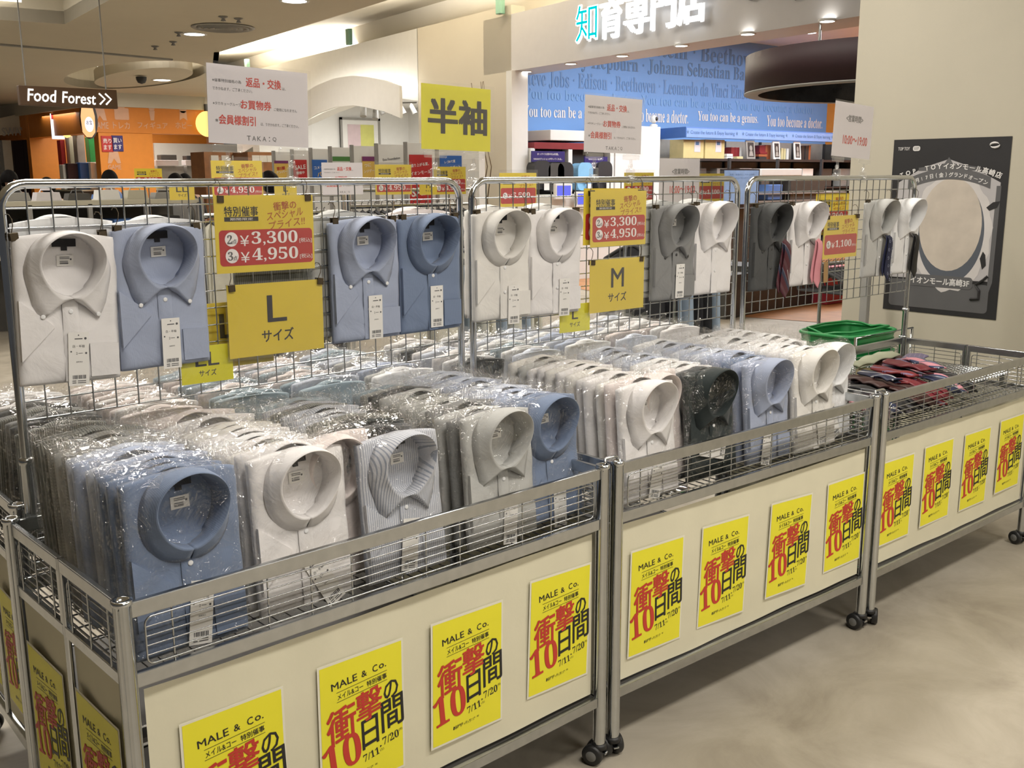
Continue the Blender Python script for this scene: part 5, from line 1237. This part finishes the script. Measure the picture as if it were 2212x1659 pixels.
t = thing('display_rack', 'grey steel rack carrying boxes in the blue shop behind the right net', 'rack', (0, 0, 0)); xa, xb = pt(1655, 440, 'y', 7.6).x-.3, pt(1810, 440, 'y', 7.6).x+.2
for z in (.3, .75, 1.13, 1.24): put('shelf_board', G().box(xa, 7.58, z-.02, xb, 8.05, z), M['mid'], t)
for x in (xa, (xa+xb)/2, xb): put('upright', G().box(x-.02, 8.05, 0, x+.02, 8.09, 1.75), M['dark'], t)
# maroon ring pendant
R1 = 1.40; e = pt(1637, 153, 'y', 5.0); d0 = (e-CAM_C); e = CAM_C + d0*(8.6/d0.dot(_F)); side = Vector((_F.x, _F.y, 0)).normalized(); rt = Vector((_R.x, _R.y, 0)).normalized()
cx = e + rt*R1*.985 + side*.24
t = thing('ring_pendant', 'large dark maroon ring-shaped pendant hanging from the shop ceiling', 'pendant lamp', (cx.x, cx.y, e.z))
put('outer_ring', G().lathe([(R1-.10, -.16), (R1, -.16), (R1, .16), (R1-.10, .16)], n=64), M['maroon'], t)
put('rim', G().lathe([(R1-.12, -.163), (R1+.002, -.163), (R1+.002, -.150), (R1-.12, -.150), (R1-.12, -.163)], n=64), M['mid'], t)
put('inner_lining', G().lathe([(R1-.12, -.16), (R1-.14, .16)], n=64), mat('dark_mirror', (.05, .05, .05), .25, .6, var=.5, scale=5, bump=.5, bscale=9), t)
for an in (-2.6, -2.2, .6, 1.2):
    put('suspension_rod', G().tube([((R1-.05)*math.cos(an), (R1-.05)*math.sin(an), .15), ((R1-.05)*math.cos(an), (R1-.05)*math.sin(an), 3.845-e.z)], .014, 8), M['steel'], t)
put('pull_cord', G().tube([(-.75, -.55, -.18), (-.75, -.55, -.55)], .004, 5), M['dark'], t)
# ------------------------------------------------------------------ arch shop: picture, track spots, partition boards
def art():
    p, q = pt(734, 253, 'y', 16.0), pt(822, 320, 'y', 15.98); w = q.x-p.x; h = w*1.05
    t = thing('wall_picture', 'framed picture of a pink and a yellow field under the white arch', 'picture', ((p.x+q.x)/2, 18.55, 2.1))
    P, Q = pt(734, 253, 'y', 18.55), pt(822, 325, 'y', 18.55); w, h = Q.x-P.x, P.z-1.75; t.location = ((P.x+Q.x)/2, 18.55, P.z-h/2)
    g = G().box(-w/2, -.02, -h/2, -w/2+.05, .03, h/2).box(w/2-.05, -.02, -h/2, w/2, .03, h/2).box(-w/2, -.02, h/2-.05, w/2, .03, h/2).box(-w/2, -.02, -h/2, w/2, .03, -h/2+.05)
    put('frame', g, M['mid'], t); put('mount', G().box(-w/2, .0, -h/2, w/2, .02, h/2), M['white'], t)
    put('pink_field', G().box(-w*.32, -.006, -h*.36, 0, -.001, h*.36), mat('art_pink', (.66, .52, .55), .5), t); put('yellow_field', G().box(0, -.006, -h*.36, w*.34, -.001, h*.36), mat('art_yellow', (.62, .62, .18), .5), t)
art()
for k, (u, v) in enumerate(((788, 218), (722, 239))): p = pt(u, v, 'z', 3.045); downlight(p, .10, '%s downlight in the white arch shop ceiling' % ('right', 'left')[k], group='arch shop downlights')
a, b = pt(808, 224, 'z', 3.03), pt(900, 222, 'z', 3.03)
t = thing('track_light', 'white track with spot heads on the arch shop ceiling', 'track light', a); d = b-a
put('track', G().tube([(0, 0, 0), d], .018, 6), M['mid'], t)
for k in range(4):
    q = d*(k+.5)/4; put('spot_head', G().tube([q, q+Vector((0, 0, -.06)), q+Vector((.05, -.06, -.22))], [.012, .045, .055], 10), M['mid'], t)
def hung_spot(k, u, v):
    p = pt(u, v, 'y', 14.6)
    tag(put('spot_lamp', G().tube([p+Vector((0, 0, .25)), p+Vector((0, 0, .05)), p, p+Vector((-.04, -.05, -.16))], [.008, .012, .05, .06], 10), M['mid']), '%s hanging white spot lamp under the arch' % ('left', 'right')[k], 'spot lamp')
hung_spot(0, 785, 232); hung_spot(1, 811, 238)
bc = {'red': mat('poster_red', (.50, .03, .03), .5), 'blue': mat('poster_blue', (.03, .13, .45), .5), 'yel': mat('poster_orange_yellow', (.78, .52, .12), .5), 'green': mat('poster_green', (.07, .22, .05), .5), 'purple': mat('poster_purple', (.18, .03, .14), .5)}
BYy = 8.2; us = (592, 632, 672, 714, 761, 814, 877, 945, 1000)
for k in range(len(us)-1):
    p, q = pt(us[k], 332-k*3.2, 'y', BYy-.12*k), pt(us[k+1], 332-k*3.2-3, 'y', BYy-.12*k)
    t = thing('partition_board', 'white poster partition, %s from the left beyond the racks' % ORD[k], 'partition board', (p.x, BYy-.12*k, 0), group='white poster partitions'); w = q.x-p.x-.01
    put('panel', G().box(0, 0, .05, w, .03, p.z+.02), M['white'], t); put('edge_frame', G().box(-.012, -.006, 0, .012, .036, p.z+.03), M['mid'], t)
    for x in (.06, w-.06): put('foot', G().box(x-.03, -.15, 0, x+.03, .18, .05), M['mid'], t)
def board_poster(lab, u0, v0, u1, v1, y, m, texts, extra=None):
    k = max(i for i in range(len(us)-1) if us[i] <= (u0+u1)/2); y = BYy-.12*k-.011
    p, q = pt(u0, v0, 'y', y), pt(u1, v1, 'y', y); w, h = q.x-p.x, p.z-q.z
    t = thing('board_poster', lab, 'poster', ((p.x+q.x)/2, y, (p.z+q.z)/2)); put('sheet', G().box(-w/2, 0, -h/2, w/2, .004, h/2), m, t)
    for i, (s, x, z, ww, mm) in enumerate(texts): put('lettering', letters(G(), s, x*w, z*h, ww*w, None, -.003, 6, .03), mm, t)
    if extra: put('colour_band', G().box(-w/2, -.003, h*.34, w/2, -.001, h/2), extra, t)
    return t
wh = M['ink_white']
board_poster('red sale poster on the partition boards left of the blue one', 633, 345, 664, 385, 7.9, bc['red'], [('SALE', 0, .1, .8, wh), ('開催中', 0, -.2, .6, wh)])
board_poster('blue poster with white lettering left of the white notice', 674, 345, 708, 386, 7.7, bc['blue'], [('コメット', 0, .1, .8, wh), ('パル', .1, -.25, .6, bc['yel'])])
board_poster('orange yellow poster with a purple band on the left partition boards', 592, 347, 624, 384, 8.0, bc['yel'], [('第5類', -.05, .05, .6, bc['red']), ('ナンバー', 0, -.15, .8, wh)], bc['purple'])
board_poster('white poster with a green band between the partitions', 718, 338, 758, 400, 7.6, M['white'], [('ご案内', 0, 0, .6, M['ink_grey'])], bc['green'])
board_poster('orange yellow poster with a purple band right of the white notice', 782, 338, 812, 400, 7.4, bc['yel'], [('つに', -.1, .2, .5, wh), ('ンジデー', 0, 0, .8, wh)], bc['purple'])
board_poster('white poster with small grey lettering in the middle of the partitions', 818, 334, 872, 352, 7.2, M['white'], [('Eco Foundation', 0, 0, .7, M['ink_grey'])])
board_poster('large red summer sale poster with white lettering on the right partitions', 884, 334, 935, 440, 7.0, bc['red'], [('盛り上がる夏、', -.05, .30, .8, wh), ('イオンモール', -.02, .14, .9, wh), ('SUMMER', -.02, -.02, .9, wh), ('SALE', .0, -.24, .9, wh)])
board_poster('blue poster with white lettering at the right end of the partitions', 950, 336, 998, 400, 6.9, bc['blue'], [('レゴ®で夏', -.05, .3, .5, wh), ('メキシスポット', 0, .1, .85, wh)])
struct('trim_6', Sbox(9.0, 9.55, 0, 2.4, -1.1, .1), M['white'])
t = thing('dry_twigs', 'dry brown twigs standing against the white pier', 'twigs', ptS(1060, 300)); 
g = G()
for sd in range(5):
    rn = random.Random(sd); p = [Vector((-.15, rn.uniform(-.12, .12), -1.6))]; 
    for k in range(8): p.append(p[-1]+Vector((rn.uniform(-.02, .02), rn.uniform(-.09, .09), .30)))
    g.tube(p, [.012-.001*k for k in range(9)], 5); g.tube([p[5], p[5]+Vector((0, .12, .25)), p[5]+Vector((0, .10, .5))], [.006, .005, .002], 5)
put('stems', g, mat('twig_brown', (.10, .065, .035), .8), t); put('vase', G().lathe([(0, 0), (.10, .0), (.14, .25), (.07, .5), (.08, .55)], (-.15, 0, -ptS(1060, 300).z)), M['cream'], t)
# ------------------------------------------------------------------ orange game shop far left
K = 1.226; far = lambda y: CAM_C.y+(y-CAM_C.y)*K
oy = far(16.0); cL, cR = pt(205, 260, 'y', oy).x, pt(640, 260, 'y', oy).x
def orange_shop():
    zb, zt = 2.41, 2.925
    struct('wall_left_fascia', G().prismz([(cL-.3, far(21)), (cL, oy), (cR, oy), (cR, oy+.3), (cL+.3, oy+.3), (cL, far(21))], zb, zt), M['orange_deep'])
    struct('wall_left_fascia.001', G().prismz([(cL-.4, far(21)), (cL-.05, oy-.05), (cR, oy-.05), (cR, oy+.4), (cL+.3, oy+.4), (cL, far(21))], zt, 3.2), M['bulkhead'])
    struct('wall_left.001', G().box(cL+.05, oy+.02, 0, cL+1.16, oy+.3, zb), M['orange'])
    struct('wall_left.002', G().box(cL-.2, far(19.2), 0, cR, far(19.4), 3.1), M['orange'])
    struct('ceiling.007', G().box(cL, oy+.3, 2.97, cR, far(19.4), 3.05), M['white'])
    p, q = pt(330, 309, 'y', far(19.15)), pt(450, 352, 'y', far(19.15))
    struct('trim_7', G().box(p.x, far(19.1), q.z-1, q.x+1.5, far(19.2)-.02, p.z), M['white'])
    struct('trim_8', G().box(cL-.36, far(20.6), 0, cL-.16, far(21), zb), M['white'])
orange_shop()
pink = mat('fascia_print_pink', (.66, .38, .25), .5)
g_i = 0
for s, u, w_, ic in (('GAME', 217, .26, 'pad'), ('トレカ', 262, .28, 'cards'), ('フィギュア', 330, .52, 'doll'), ('ホビー', 397, .30, 'bear')):
    p = pt(u, 268, 'y', oy-.01); t = thing('fascia_lettering', 'pale %s icon with its word on the orange fascia' % {'pad': 'game controller', 'cards': 'playing cards', 'doll': 'figure', 'bear': 'toy'}[ic], 'sign', (p.x, oy-.008, p.z)); t.scale = (K,)*3
    put('word', letters(G(), s, 0, -.02, w_, .11, 0, 0, .02), pink, t); g = G()
    if ic == 'pad': flat(g, [(-.11, .06), (-.05, .06), (0, .14), (.05, .06), (.11, .06), (.07, .30), (-.07, .30)])
    elif ic == 'cards':
        for k in range(3): flat(g, [(x+.03*k, z) for x, z in rrect(-.10+.03*k, .07, .02+.03*k, .30-.02*k, .02)], -.001*k)
    elif ic == 'doll': flat(g, disc(0, .26, .05)); flat(g, [(-.03, .06), (.03, .06), (.05, .22), (-.05, .22)])
    else: flat(g, disc(0, .25, .065)); flat(g, [(-.07, .06), (-.01, .10), (.01, .10), (.07, .06), (.06, .22), (-.06, .22)])
    put('icon', g, pink, t)
for lab, u, v, s, mm in (('reddish buying sign on the orange pillar', 232, 311, '売ります', bc['red']), ('navy buying sign on the orange pillar', 254, 310, '買います', navy)):
    p = pt(u, v, 'y', oy); t = thing('buying_sign', lab, 'sign', (p.x, oy, p.z)); t.scale = (K,)*3; put('panel', G().box(-.095, 0, -.13, .095, .02, .13, .006), mm, t)
    g = G(); letters(g, s[:2], 0, .05, .14, .08, -.004, 0, .03); letters(g, s[2:], 0, -.055, .13, .08, -.004, 0, .03); put('lettering', g, wh, t)
p = pt(247, 345, 'y', oy); t = thing('fascia_lettering', 'pale game controller icon low on the orange pillar', 'sign', (p.x, oy+.01, p.z)); t.scale = (K,)*3; put('icon', flat(G(), [(-.11, -.06), (-.05, -.06), (0, .02), (.05, -.06), (.11, -.06), (.07, .15), (-.07, .15)]), pink, t); put('word', letters(G(), 'GAME', 0, -.12, .22, .08, 0, 0, .02), pink, t)
for k, (u, v, y, rz, lab) in enumerate(((82, 285, 19.6, .05, 'leftmost round glowing yellow sign of the orange shop'), (143, 273, 17.6, .05, 'middle round glowing yellow sign of the orange shop'), (447, 268, 15.9, -1.4, 'right round glowing yellow sign of the orange shop'))):
    p = pt(u, v, 'y', far(y)); t = thing('round_sign', lab, 'sign', p, (0, 0, rz)); t.scale = (K,)*3; r = (.30, .2, .22)[k]
    put('glowing_disc', G().lathe([(0, -.07), (r*.6, -.06), (r*.95, -.03), (r, 0), (r*.95, .03), (r*.6, .06), (0, .07)], n=28, axis='x'), glow('round_sign_glow_%d' % k, (1.0, .72, .22), 1.5), t)
    put('bracket', G().box(-.03, -.02, r, .03, .02, r+.12), M['dark'], t)
p = pt(190, 258, 'y', oy-.12); t = thing('blade_sign', 'tall glowing orange and white sign on the corner of the orange shop', 'sign', p); t.scale = (K,)*3
put('glowing_face', G().prism([(-.09, -.20), (-.03, -.28), (.03, -.28), (.09, -.20), (.10, .05), (.07, .22), (.03, .17), (0, .28), (-.03, .17), (-.07, .22), (-.10, .05)], -.04, .04), glow('blade_glow', (1.0, .50, .22), 1.4), t)
put('white_field', G().prism(disc(0, -.08, .07, 20, .12), -.045, .045), glow('blade_white', (1, .95, .95), 1.5), t); put('lettering', letters(G(), 'お宝', 0, -.05, .09, .07, -.05, 0, .03), navy, t); put('backing', G().prism(disc(.03, 0, .14, 24, .31), .045, .08), M['dark'], t)
p = pt(125, 273, 'y', far(17.9)); t = thing('lit_panel', 'glowing white, red and blue panel on the left side of the orange shop', 'sign', p); t.scale = (K,)*3; put('panel', G().box(-.10, 0, -.22, .10, .06, .22), glow('lit_panel_glow', (.85, .9, 1.0), 1.6), t); put('red_stripe', G().box(-.10, -.004, .12, .0, -.001, .22), bc['red'], t); put('blue_stripe', G().box(.0, -.004, .12, .10, -.001, .22), bc['blue'], t)
for k, (u, v, w, h, y, m, lab) in enumerate(((175, 320, .14, .62, 17.5, M['mid'], 'grey leaning cardboard display in the orange shop'), (201, 330, .12, .55, 17.6, M['green'], 'green bottle-shaped display in the orange shop'), (187, 370, .22, .30, 17.0, bc['blue'], 'blue game machine in the orange shop'), (158, 372, .18, .30, 17.1, M['maroon'], 'dark red machine with a round window in the orange shop'), (205, 368, .14, .28, 16.9, M['white'], 'white machine beside the blue one'), (221, 372, .16, .30, 16.8, M['notice'], 'second white machine beside the orange pillar'),
                                             (137, 330, .08, .45, 18.0, bc['red'], 'red banner at the left of the orange shop'), (155, 325, .08, .50, 17.9, M['cream'], 'pale banner next to the red one'), (143, 372, .10, .26, 17.2, M['white'], 'stack of white cases at the left of the orange shop'), (362, 352, .42, .10, 16.8, M['notice'], 'left pale shelf talker under the white panel'), (425, 352, .42, .10, 16.8, M['notice'], 'right pale shelf talker under the white panel'),
                                             (365, 340, .30, .10, 17.2, M['dgrey'], 'left row of dark boxes on the shelf top'), (420, 342, .30, .10, 17.2, M['dark'], 'right row of dark boxes on the shelf top'), (370, 375, .50, .28, 17.0, M['mid'], 'left grey shelf of small goods'), (430, 375, .46, .28, 17.0, M['mid'], 'right grey shelf of small goods'))):
    y = far(y); w *= K; h *= K; p = pt(u, v, 'y', y); boxthing('shop_display', lab, 'shop display', p.x-w/2, y, (1.262 if 'talker' not in lab and p.z-h/2 > 1.262 else p.z-h/2), p.x+w/2, y+.25, p.z+h/2, m, .012)
t = thing('counter_unit', 'long dark counter carrying the displays of the orange shop', 'counter', (0, 0, 0)); put('body', G().box(cL-.25, far(16.6), 0, cR, far(17.9), 1.23), M['dgrey'], t); put('top', G().box(cL-.27, far(16.55), 1.23, cR, far(17.95), 1.26), M['cream'], t)
# wooden racks with price cards in the middle distance
for k, (u0, u1, y) in enumerate(((440, 530, 13.5), (535, 600, 13.0))):
    p, q = pt(u0, 328, 'y', y), pt(u1, 328, 'y', y); t = thing('wooden_rack', '%s brown wooden rack with white cards beyond the left net' % ('left', 'right')[k], 'rack', (p.x, y, 0)); w = q.x-p.x
    put('carcass', G().box(0, 0, 0, w, .5, p.z), mat('rack_wood_%d' % k, (.22, .09, .03), .5, var=.2), t)
    for i in range(3): put('price_card', G().box(w*(.25+.25*i)-.06, -.006, p.z-.15, w*(.25+.25*i)+.06, -.001, p.z-.05), M['card'], t)
# Food Forest sign hanging from the ceiling
p, q = pt(40, 184, 'y', 8), pt(252, 195, 'y', 8); w, h = q.x-p.x, .165
t = thing('hanging_sign', 'dark brown hanging sign with glowing white script lettering and two arrows', 'sign', ((p.x+q.x)/2, 8, p.z-h/2))
put('panel', G().box(-w/2, 0, -h/2, w/2, .07, h/2, .004), M['brown_sign'], t)
g = G(); letters(g, 'Food', -.235, .004, .235, .105, -.004, -1, .022, shear=.1); letters(g, 'Forest', .08, -.004, .29, .100, -.004, -1, .022, shear=.1)
for k in range(2):
    x = .255+.055*k; g.tube([(x, -.005, .045), (x+.05, -.005, -.002), (x+.002, -.005, -.05)], .0075, 6)
put('lettering', g, glow('sign_white', (1, .97, .92), 1.6), t)
for x in (-w*.42, w*.40): put('hanger_rod', G().tube([(x, .035, h/2), (x, .035, 3.2-p.z+h/2-.01+.01)], .006, 6), M['mid'], t)
# shop name on the far bulkhead
p = pt(30, 284, 'y', 24.4); tag(put('bulkhead_lettering', letters(G(), 'SWAY', p.x, p.z, .52, .19, 24.40, 3, .04), M['mid']), 'grey raised lettering on the bulkhead far left', 'sign')
# low counters seen through the left net
t = thing('display_counter', 'long cream display counter seen through the left net', 'counter', (0, 0, 0)); x0, x1 = .6, 3.9
put('top', G().box(x0, 8.6, 1.24, x1, 9.3, 1.285), M['cream'], t); put('lower_shelf', G().box(x0, 8.6, .75, x1, 9.3, .79), M['cream'], t); put('back', G().box(x0, 9.3, 0, x1, 9.34, 1.25), M['dgrey'], t)
for k in range(7): put('post', G().box(x0+(x1-x0)*k/6-.02, 8.6, 0, x0+(x1-x0)*k/6+.02, 8.64, 1.25), M['mid'], t)
rn = random.Random(3)
for k in range(11):
    x = x0+.16+k*.285; w, h = rn.uniform(.18, .25), rn.uniform(.06, .10)
    m = [M['mid'], M['notice'], M['dgrey'], M['white'], M['cream']][k % 5]
    t = thing('handbag', '%s bag from the left on the cream counter behind the left net' % ORD[k], 'bag', (x, 8.75, 1.286), group='bags on the cream counter')
    put('body', G().prism([(-w/2, 0), (w/2, 0), (w*.42, h), (-w*.42, h)], 0, .15), m, t); put('handle', G().tube([(-w*.25, .075, h), (-w*.2, .075, h+.025), (w*.2, .075, h+.025), (w*.25, .075, h)], .008, 6), m, t)
for k in range(8):
    x = x0+.2+k*.40; boxthing('storage_box', '%s dark box from the left under the cream counter' % ORD[k], 'box', x-.14, 8.72, .791, x+.14, 9.1, .791+rn.uniform(.2, .34), [M['dgrey'], M['mid'], M['blue_dark'], M['dark']][k % 4], .01, 'boxes under the cream counter')
# ------------------------------------------------------------------ garment racks with hanging clothes between the rows
def hanger_mesh():
    g = G().tube([(0, 0, .0), (0, 0, .035)] + [(.012*math.sin(t*.6), 0, .047-.012*math.cos(t*.6)) for t in range(1, 7)], .0022, 6)
    g.tube([(-.20, 0, -.085), (-.10, 0, -.035), (0, 0, 0), (.10, 0, -.035), (.20, 0, -.085)], .011, 6); return g.mesh('hanger')
HM = hanger_mesh()
def garment_mesh(seed, L):
    rn = random.Random(seed); ph = rn.uniform(0, 6)
    def P(u, v):
        a = 2*PI*u; w = .215 if v < .12 else .225+.03*v; sh = max(0, 1-v/.10)
        x = w*math.cos(a)*(1 if v > .03 else .35+v*21); zz = -.012-L*v-.07*abs(math.cos(a))*(1 if v > 0 else .3)
        y = (.017+.008*v)*math.sin(a)*(1 if v > .03 else .4+v*20)+.006*v*math.sin(5*a+ph)
        return (x, y, zz)
    return G().grid(P, 28, 16).mesh('garment')
GM = [garment_mesh(k, L) for k, L in enumerate((.62, .66, .70, .58))]
def rack(label, x0, x1, y, z, pitch, mats, rz=0, gname='garments'):
    t = thing('garment_rack', label, 'garment rack', (x0, y, 0), (0, 0, rz)); L = x1-x0
    put('rail', G().tube([(0, 0, z), (L, 0, z)], .0125, 10), M['chrome'], t)
    for x in (0, L):
        put('upright', G().tube([(x, 0, .03), (x, 0, z+.10)], .013, 10), M['chrome'], t); put('foot', G().tube([(x, -.25, .02), (x, .25, .02)], .014, 8), M['chrome'], t)
    put('top_bar', G().tube([(0, 0, z+.10), (L, 0, z+.10)], .010, 8), M['chrome'], t)
    n = int((L-.10)/pitch)
    for k in range(n):
        key, nm = mats[k % len(mats)]
        g = thing('hanging_garment', '%s garment, %s from the left on the %s' % (nm, ORD[k] if k < 15 else 'number %d' % (k+1), gname), 'garment', (x0+(.05+k*pitch)*math.cos(rz), y+(.05+k*pitch)*math.sin(rz), z-.0305), (0, 0, PI/2+rz+random.uniform(-.12, .12)), 'garments on the ' + gname)
        put('hanger', HM, M['dark'], g); put('garment', GM[k % 4], M[key], g)
CR, BK, GY, DN = ('cream_garment', 'cream'), ('black_cloth', 'black'), ('grey_garment', 'grey'), ('denim', 'pale blue')
rack('chrome garment rack behind the left net', 1.78, 2.66, 3.64, 1.295, .050, [CR, BK, BK, CR, CR, BK, GY, CR], 0, 'left garment rack')
rack('chrome garment rack behind the two blue shirts', 2.90, 3.90, 3.98, 1.31, .050, [BK, BK, GY, BK, CR, BK], 0, 'middle garment rack')
rack('chrome garment rack behind the middle net', 2.35, 3.05, 2.35, 1.19, .062, [CR, DN, CR, CR, DN], 0, 'front garment rack')
rack('chrome trouser rack by the net gap', 3.30, 3.95, 1.95, 1.18, .07, [BK, BK, DN, DN], 0, 'right trouser rack')
p, q = pt(1775, 572, 'y', 1.75), pt(1875, 566, 'y', 1.75)
t = thing('hanger_rack', 'low chrome rack of empty black hangers behind the right net', 'rack', (p.x, 1.75, 0)); L = q.x-p.x
put('rail', G().tube([(0, 0, p.z), (L, 0, p.z)], .010, 10), M['chrome'], t)
for x in (0, L): put('upright', G().tube([(x, 0, .03), (x, 0, p.z)], .011, 10), M['chrome'], t); put('foot', G().tube([(x, -.16, .02), (x, .16, .02)], .012, 8), M['chrome'], t)
for k in range(13):
    g = thing('clothes_hanger', 'empty black hanger, %s from the left on the low rack' % ORD[k], 'hanger', (p.x+.02+k*(L-.04)/12, 1.75, p.z-.034), (0, 0, PI/2+random.uniform(-.2, .2)), 'empty black hangers')
    put('hook_and_shoulders', HM, M['dark'], g); put('trouser_bar', G().tube([(-.19, 0, -.085), (-.18, 0, -.13), (.18, 0, -.13), (.19, 0, -.085)], .006, 6), M['dark'], g)
# ------------------------------------------------------------------ shoppers beyond the nets
def person(label, x, y, h, rz, top):
    b = bmesh.new(); s = h/1.70; L = b.verts.layers.skin.verify()
    V = {}
    def v(n, x_, y_, z, r, r2=None): q = b.verts.new((x_*s, y_*s, z*s)); q[L].radius = (r*s, (r2 or r)*s); V[n] = q; return q
    v('pel', 0, 0, .94, .15, .11); v('waist', 0, 0, 1.10, .135, .10); v('chest', 0, 0, 1.30, .165, .115); v('neckb', 0, .005, 1.44, .07); v('neck', 0, -.005, 1.50, .052); v('headl', 0, -.015, 1.56, .072, .078); v('headu', 0, -.005, 1.645, .070, .085)
    for sd, n in ((-1, 'l'), (1, 'r')):
        v('sh'+n, sd*.165, 0, 1.385, .062); v('el'+n, sd*.235, .01, 1.12, .043); v('wr'+n, sd*.245, -.05, .88, .028); v('hd'+n, sd*.245, -.07, .80, .034, .02)
        v('hip'+n, sd*.085, 0, .86, .095); v('kn'+n, sd*.095, -.01, .49, .062); v('an'+n, sd*.10, .015, .09, .040); v('to'+n, sd*.105, -.12, .045, .038)
    ed = [('pel', 'waist'), ('waist', 'chest'), ('chest', 'neckb'), ('neckb', 'neck'), ('neck', 'headl'), ('headl', 'headu')]
    for n in 'lr': ed += [('chest', 'sh'+n), ('sh'+n, 'el'+n), ('el'+n, 'wr'+n), ('wr'+n, 'hd'+n), ('pel', 'hip'+n), ('hip'+n, 'kn'+n), ('kn'+n, 'an'+n), ('an'+n, 'to'+n)]
    for a_, c_ in ed: b.edges.new((V[a_], V[c_]))
    V['pel'][L].use_root = True
    me = bpy.data.meshes.new('body'); b.to_mesh(me); b.free()
    t = thing('person', label, 'person', (x, y, 0), (0, 0, rz))
    o = put('body', me, M['skin'], t); sk = o.modifiers.new('skin', 'SKIN'); sk.use_smooth_shade = True; ss = o.modifiers.new('sub', 'SUBSURF'); ss.levels = ss.render_levels = 2
    # clothing as fitted shells
    def shell(ring, n=20):
        g = G(); vs = []; fs = []
        for (cx, cy, z, rx, ry) in ring:
            for k in range(n): vs.append(((cx+rx*math.cos(2*PI*k/n))*s, (cy+ry*math.sin(2*PI*k/n))*s, z*s))
        for i in range(len(ring)-1):
            for k in range(n): fs.append((i*n+k, i*n+(k+1) % n, (i+1)*n+(k+1) % n, (i+1)*n+k))
        return g.add(vs, fs, True)
    sh = shell([(0, 0, .86, .185, .135), (0, 0, 1.05, .165, .125), (0, 0, 1.28, .185, .14), (0, 0, 1.40, .165, .105), (0, 0, 1.47, .08, .075)])
    for sd in (-1, 1): sh.tube([(sd*.15*s, 0, 1.39*s), (sd*.20*s, .005, 1.26*s), (sd*.238*s, .01, 1.11*s)], [.075*s, .066*s, .062*s], 12)
    put('shirt', sh, top, t)
    tr = G()
    for sd in (-1, 1): tr.tube([(sd*.075*s, 0, .92*s), (sd*.09*s, 0, .7*s), (sd*.096*s, -.005, .48*s), (sd*.10*s, .012, .07*s)], [.112*s, .098*s, .078*s, .066*s], 14)
    put('trousers', tr, M['dark'], t)
    def hairf(u, v_):
        a = 2*PI*u; p = PI*v_*.62; back = max(0, math.sin(a))
        r = 1+.05*math.sin(9*a)*math.sin(p); return (.098*s*r*math.sin(p)*math.cos(a), (.006+.112*math.sin(p)*math.sin(a)*r)*s, (1.60+.118*math.cos(p)-.05*back*v_)*s)
    put('hair', G().grid(hairf, 24, 10), M['hair'], t)
    f = G()
    for sd in (-1, 1): f.ball((sd*.030*s, -.092*s, 1.60*s), .010*s, .006*s, .006*s, 8, 6)
    put('eyes', f, M['dark'], t); put('nose', G().ball((0, -.100*s, 1.575*s), .012*s, .018*s, .020*s, 8, 6), M['skin'], t); put('mouth', G().ball((0, -.090*s, 1.538*s), .024*s, .008*s, .006*s, 8, 6), M['maroon_red'], t)
    e = G()
    for sd in (-1, 1): e.ball((sd*.078*s, 0, 1.595*s), .010*s, .018*s, .028*s, 8, 6)
    put('ears', e, M['skin'], t)
for lab, u, v, y, top, rz in (('dark-haired person in black seen behind the left net, farthest left', 18, 366, 11.5, M['black_cloth'], .3), ('person in grey with only the dark crown of the head above the net', 100, 382, 11.0, M['grey_garment'], PI), ('dark-haired person in navy in front of the orange pillar', 235, 366, 10.5, M['blue_dark'], PI-.2),
                             ('dark-haired person in cream beside the white poster partitions', 580, 368, 6.3, M['cream_garment'], PI), ('left one of two persons whose dark crowns show under the shelf talkers', 378, 373, 10.2, M['grey_garment'], PI), ('right one of two persons whose dark crowns show under the shelf talkers', 398, 374, 10.4, M['black_cloth'], PI)):
    p = pt(u, v, 'y', y); person(lab, p.x, y, (p.z)/1.718*1.70, rz, top)
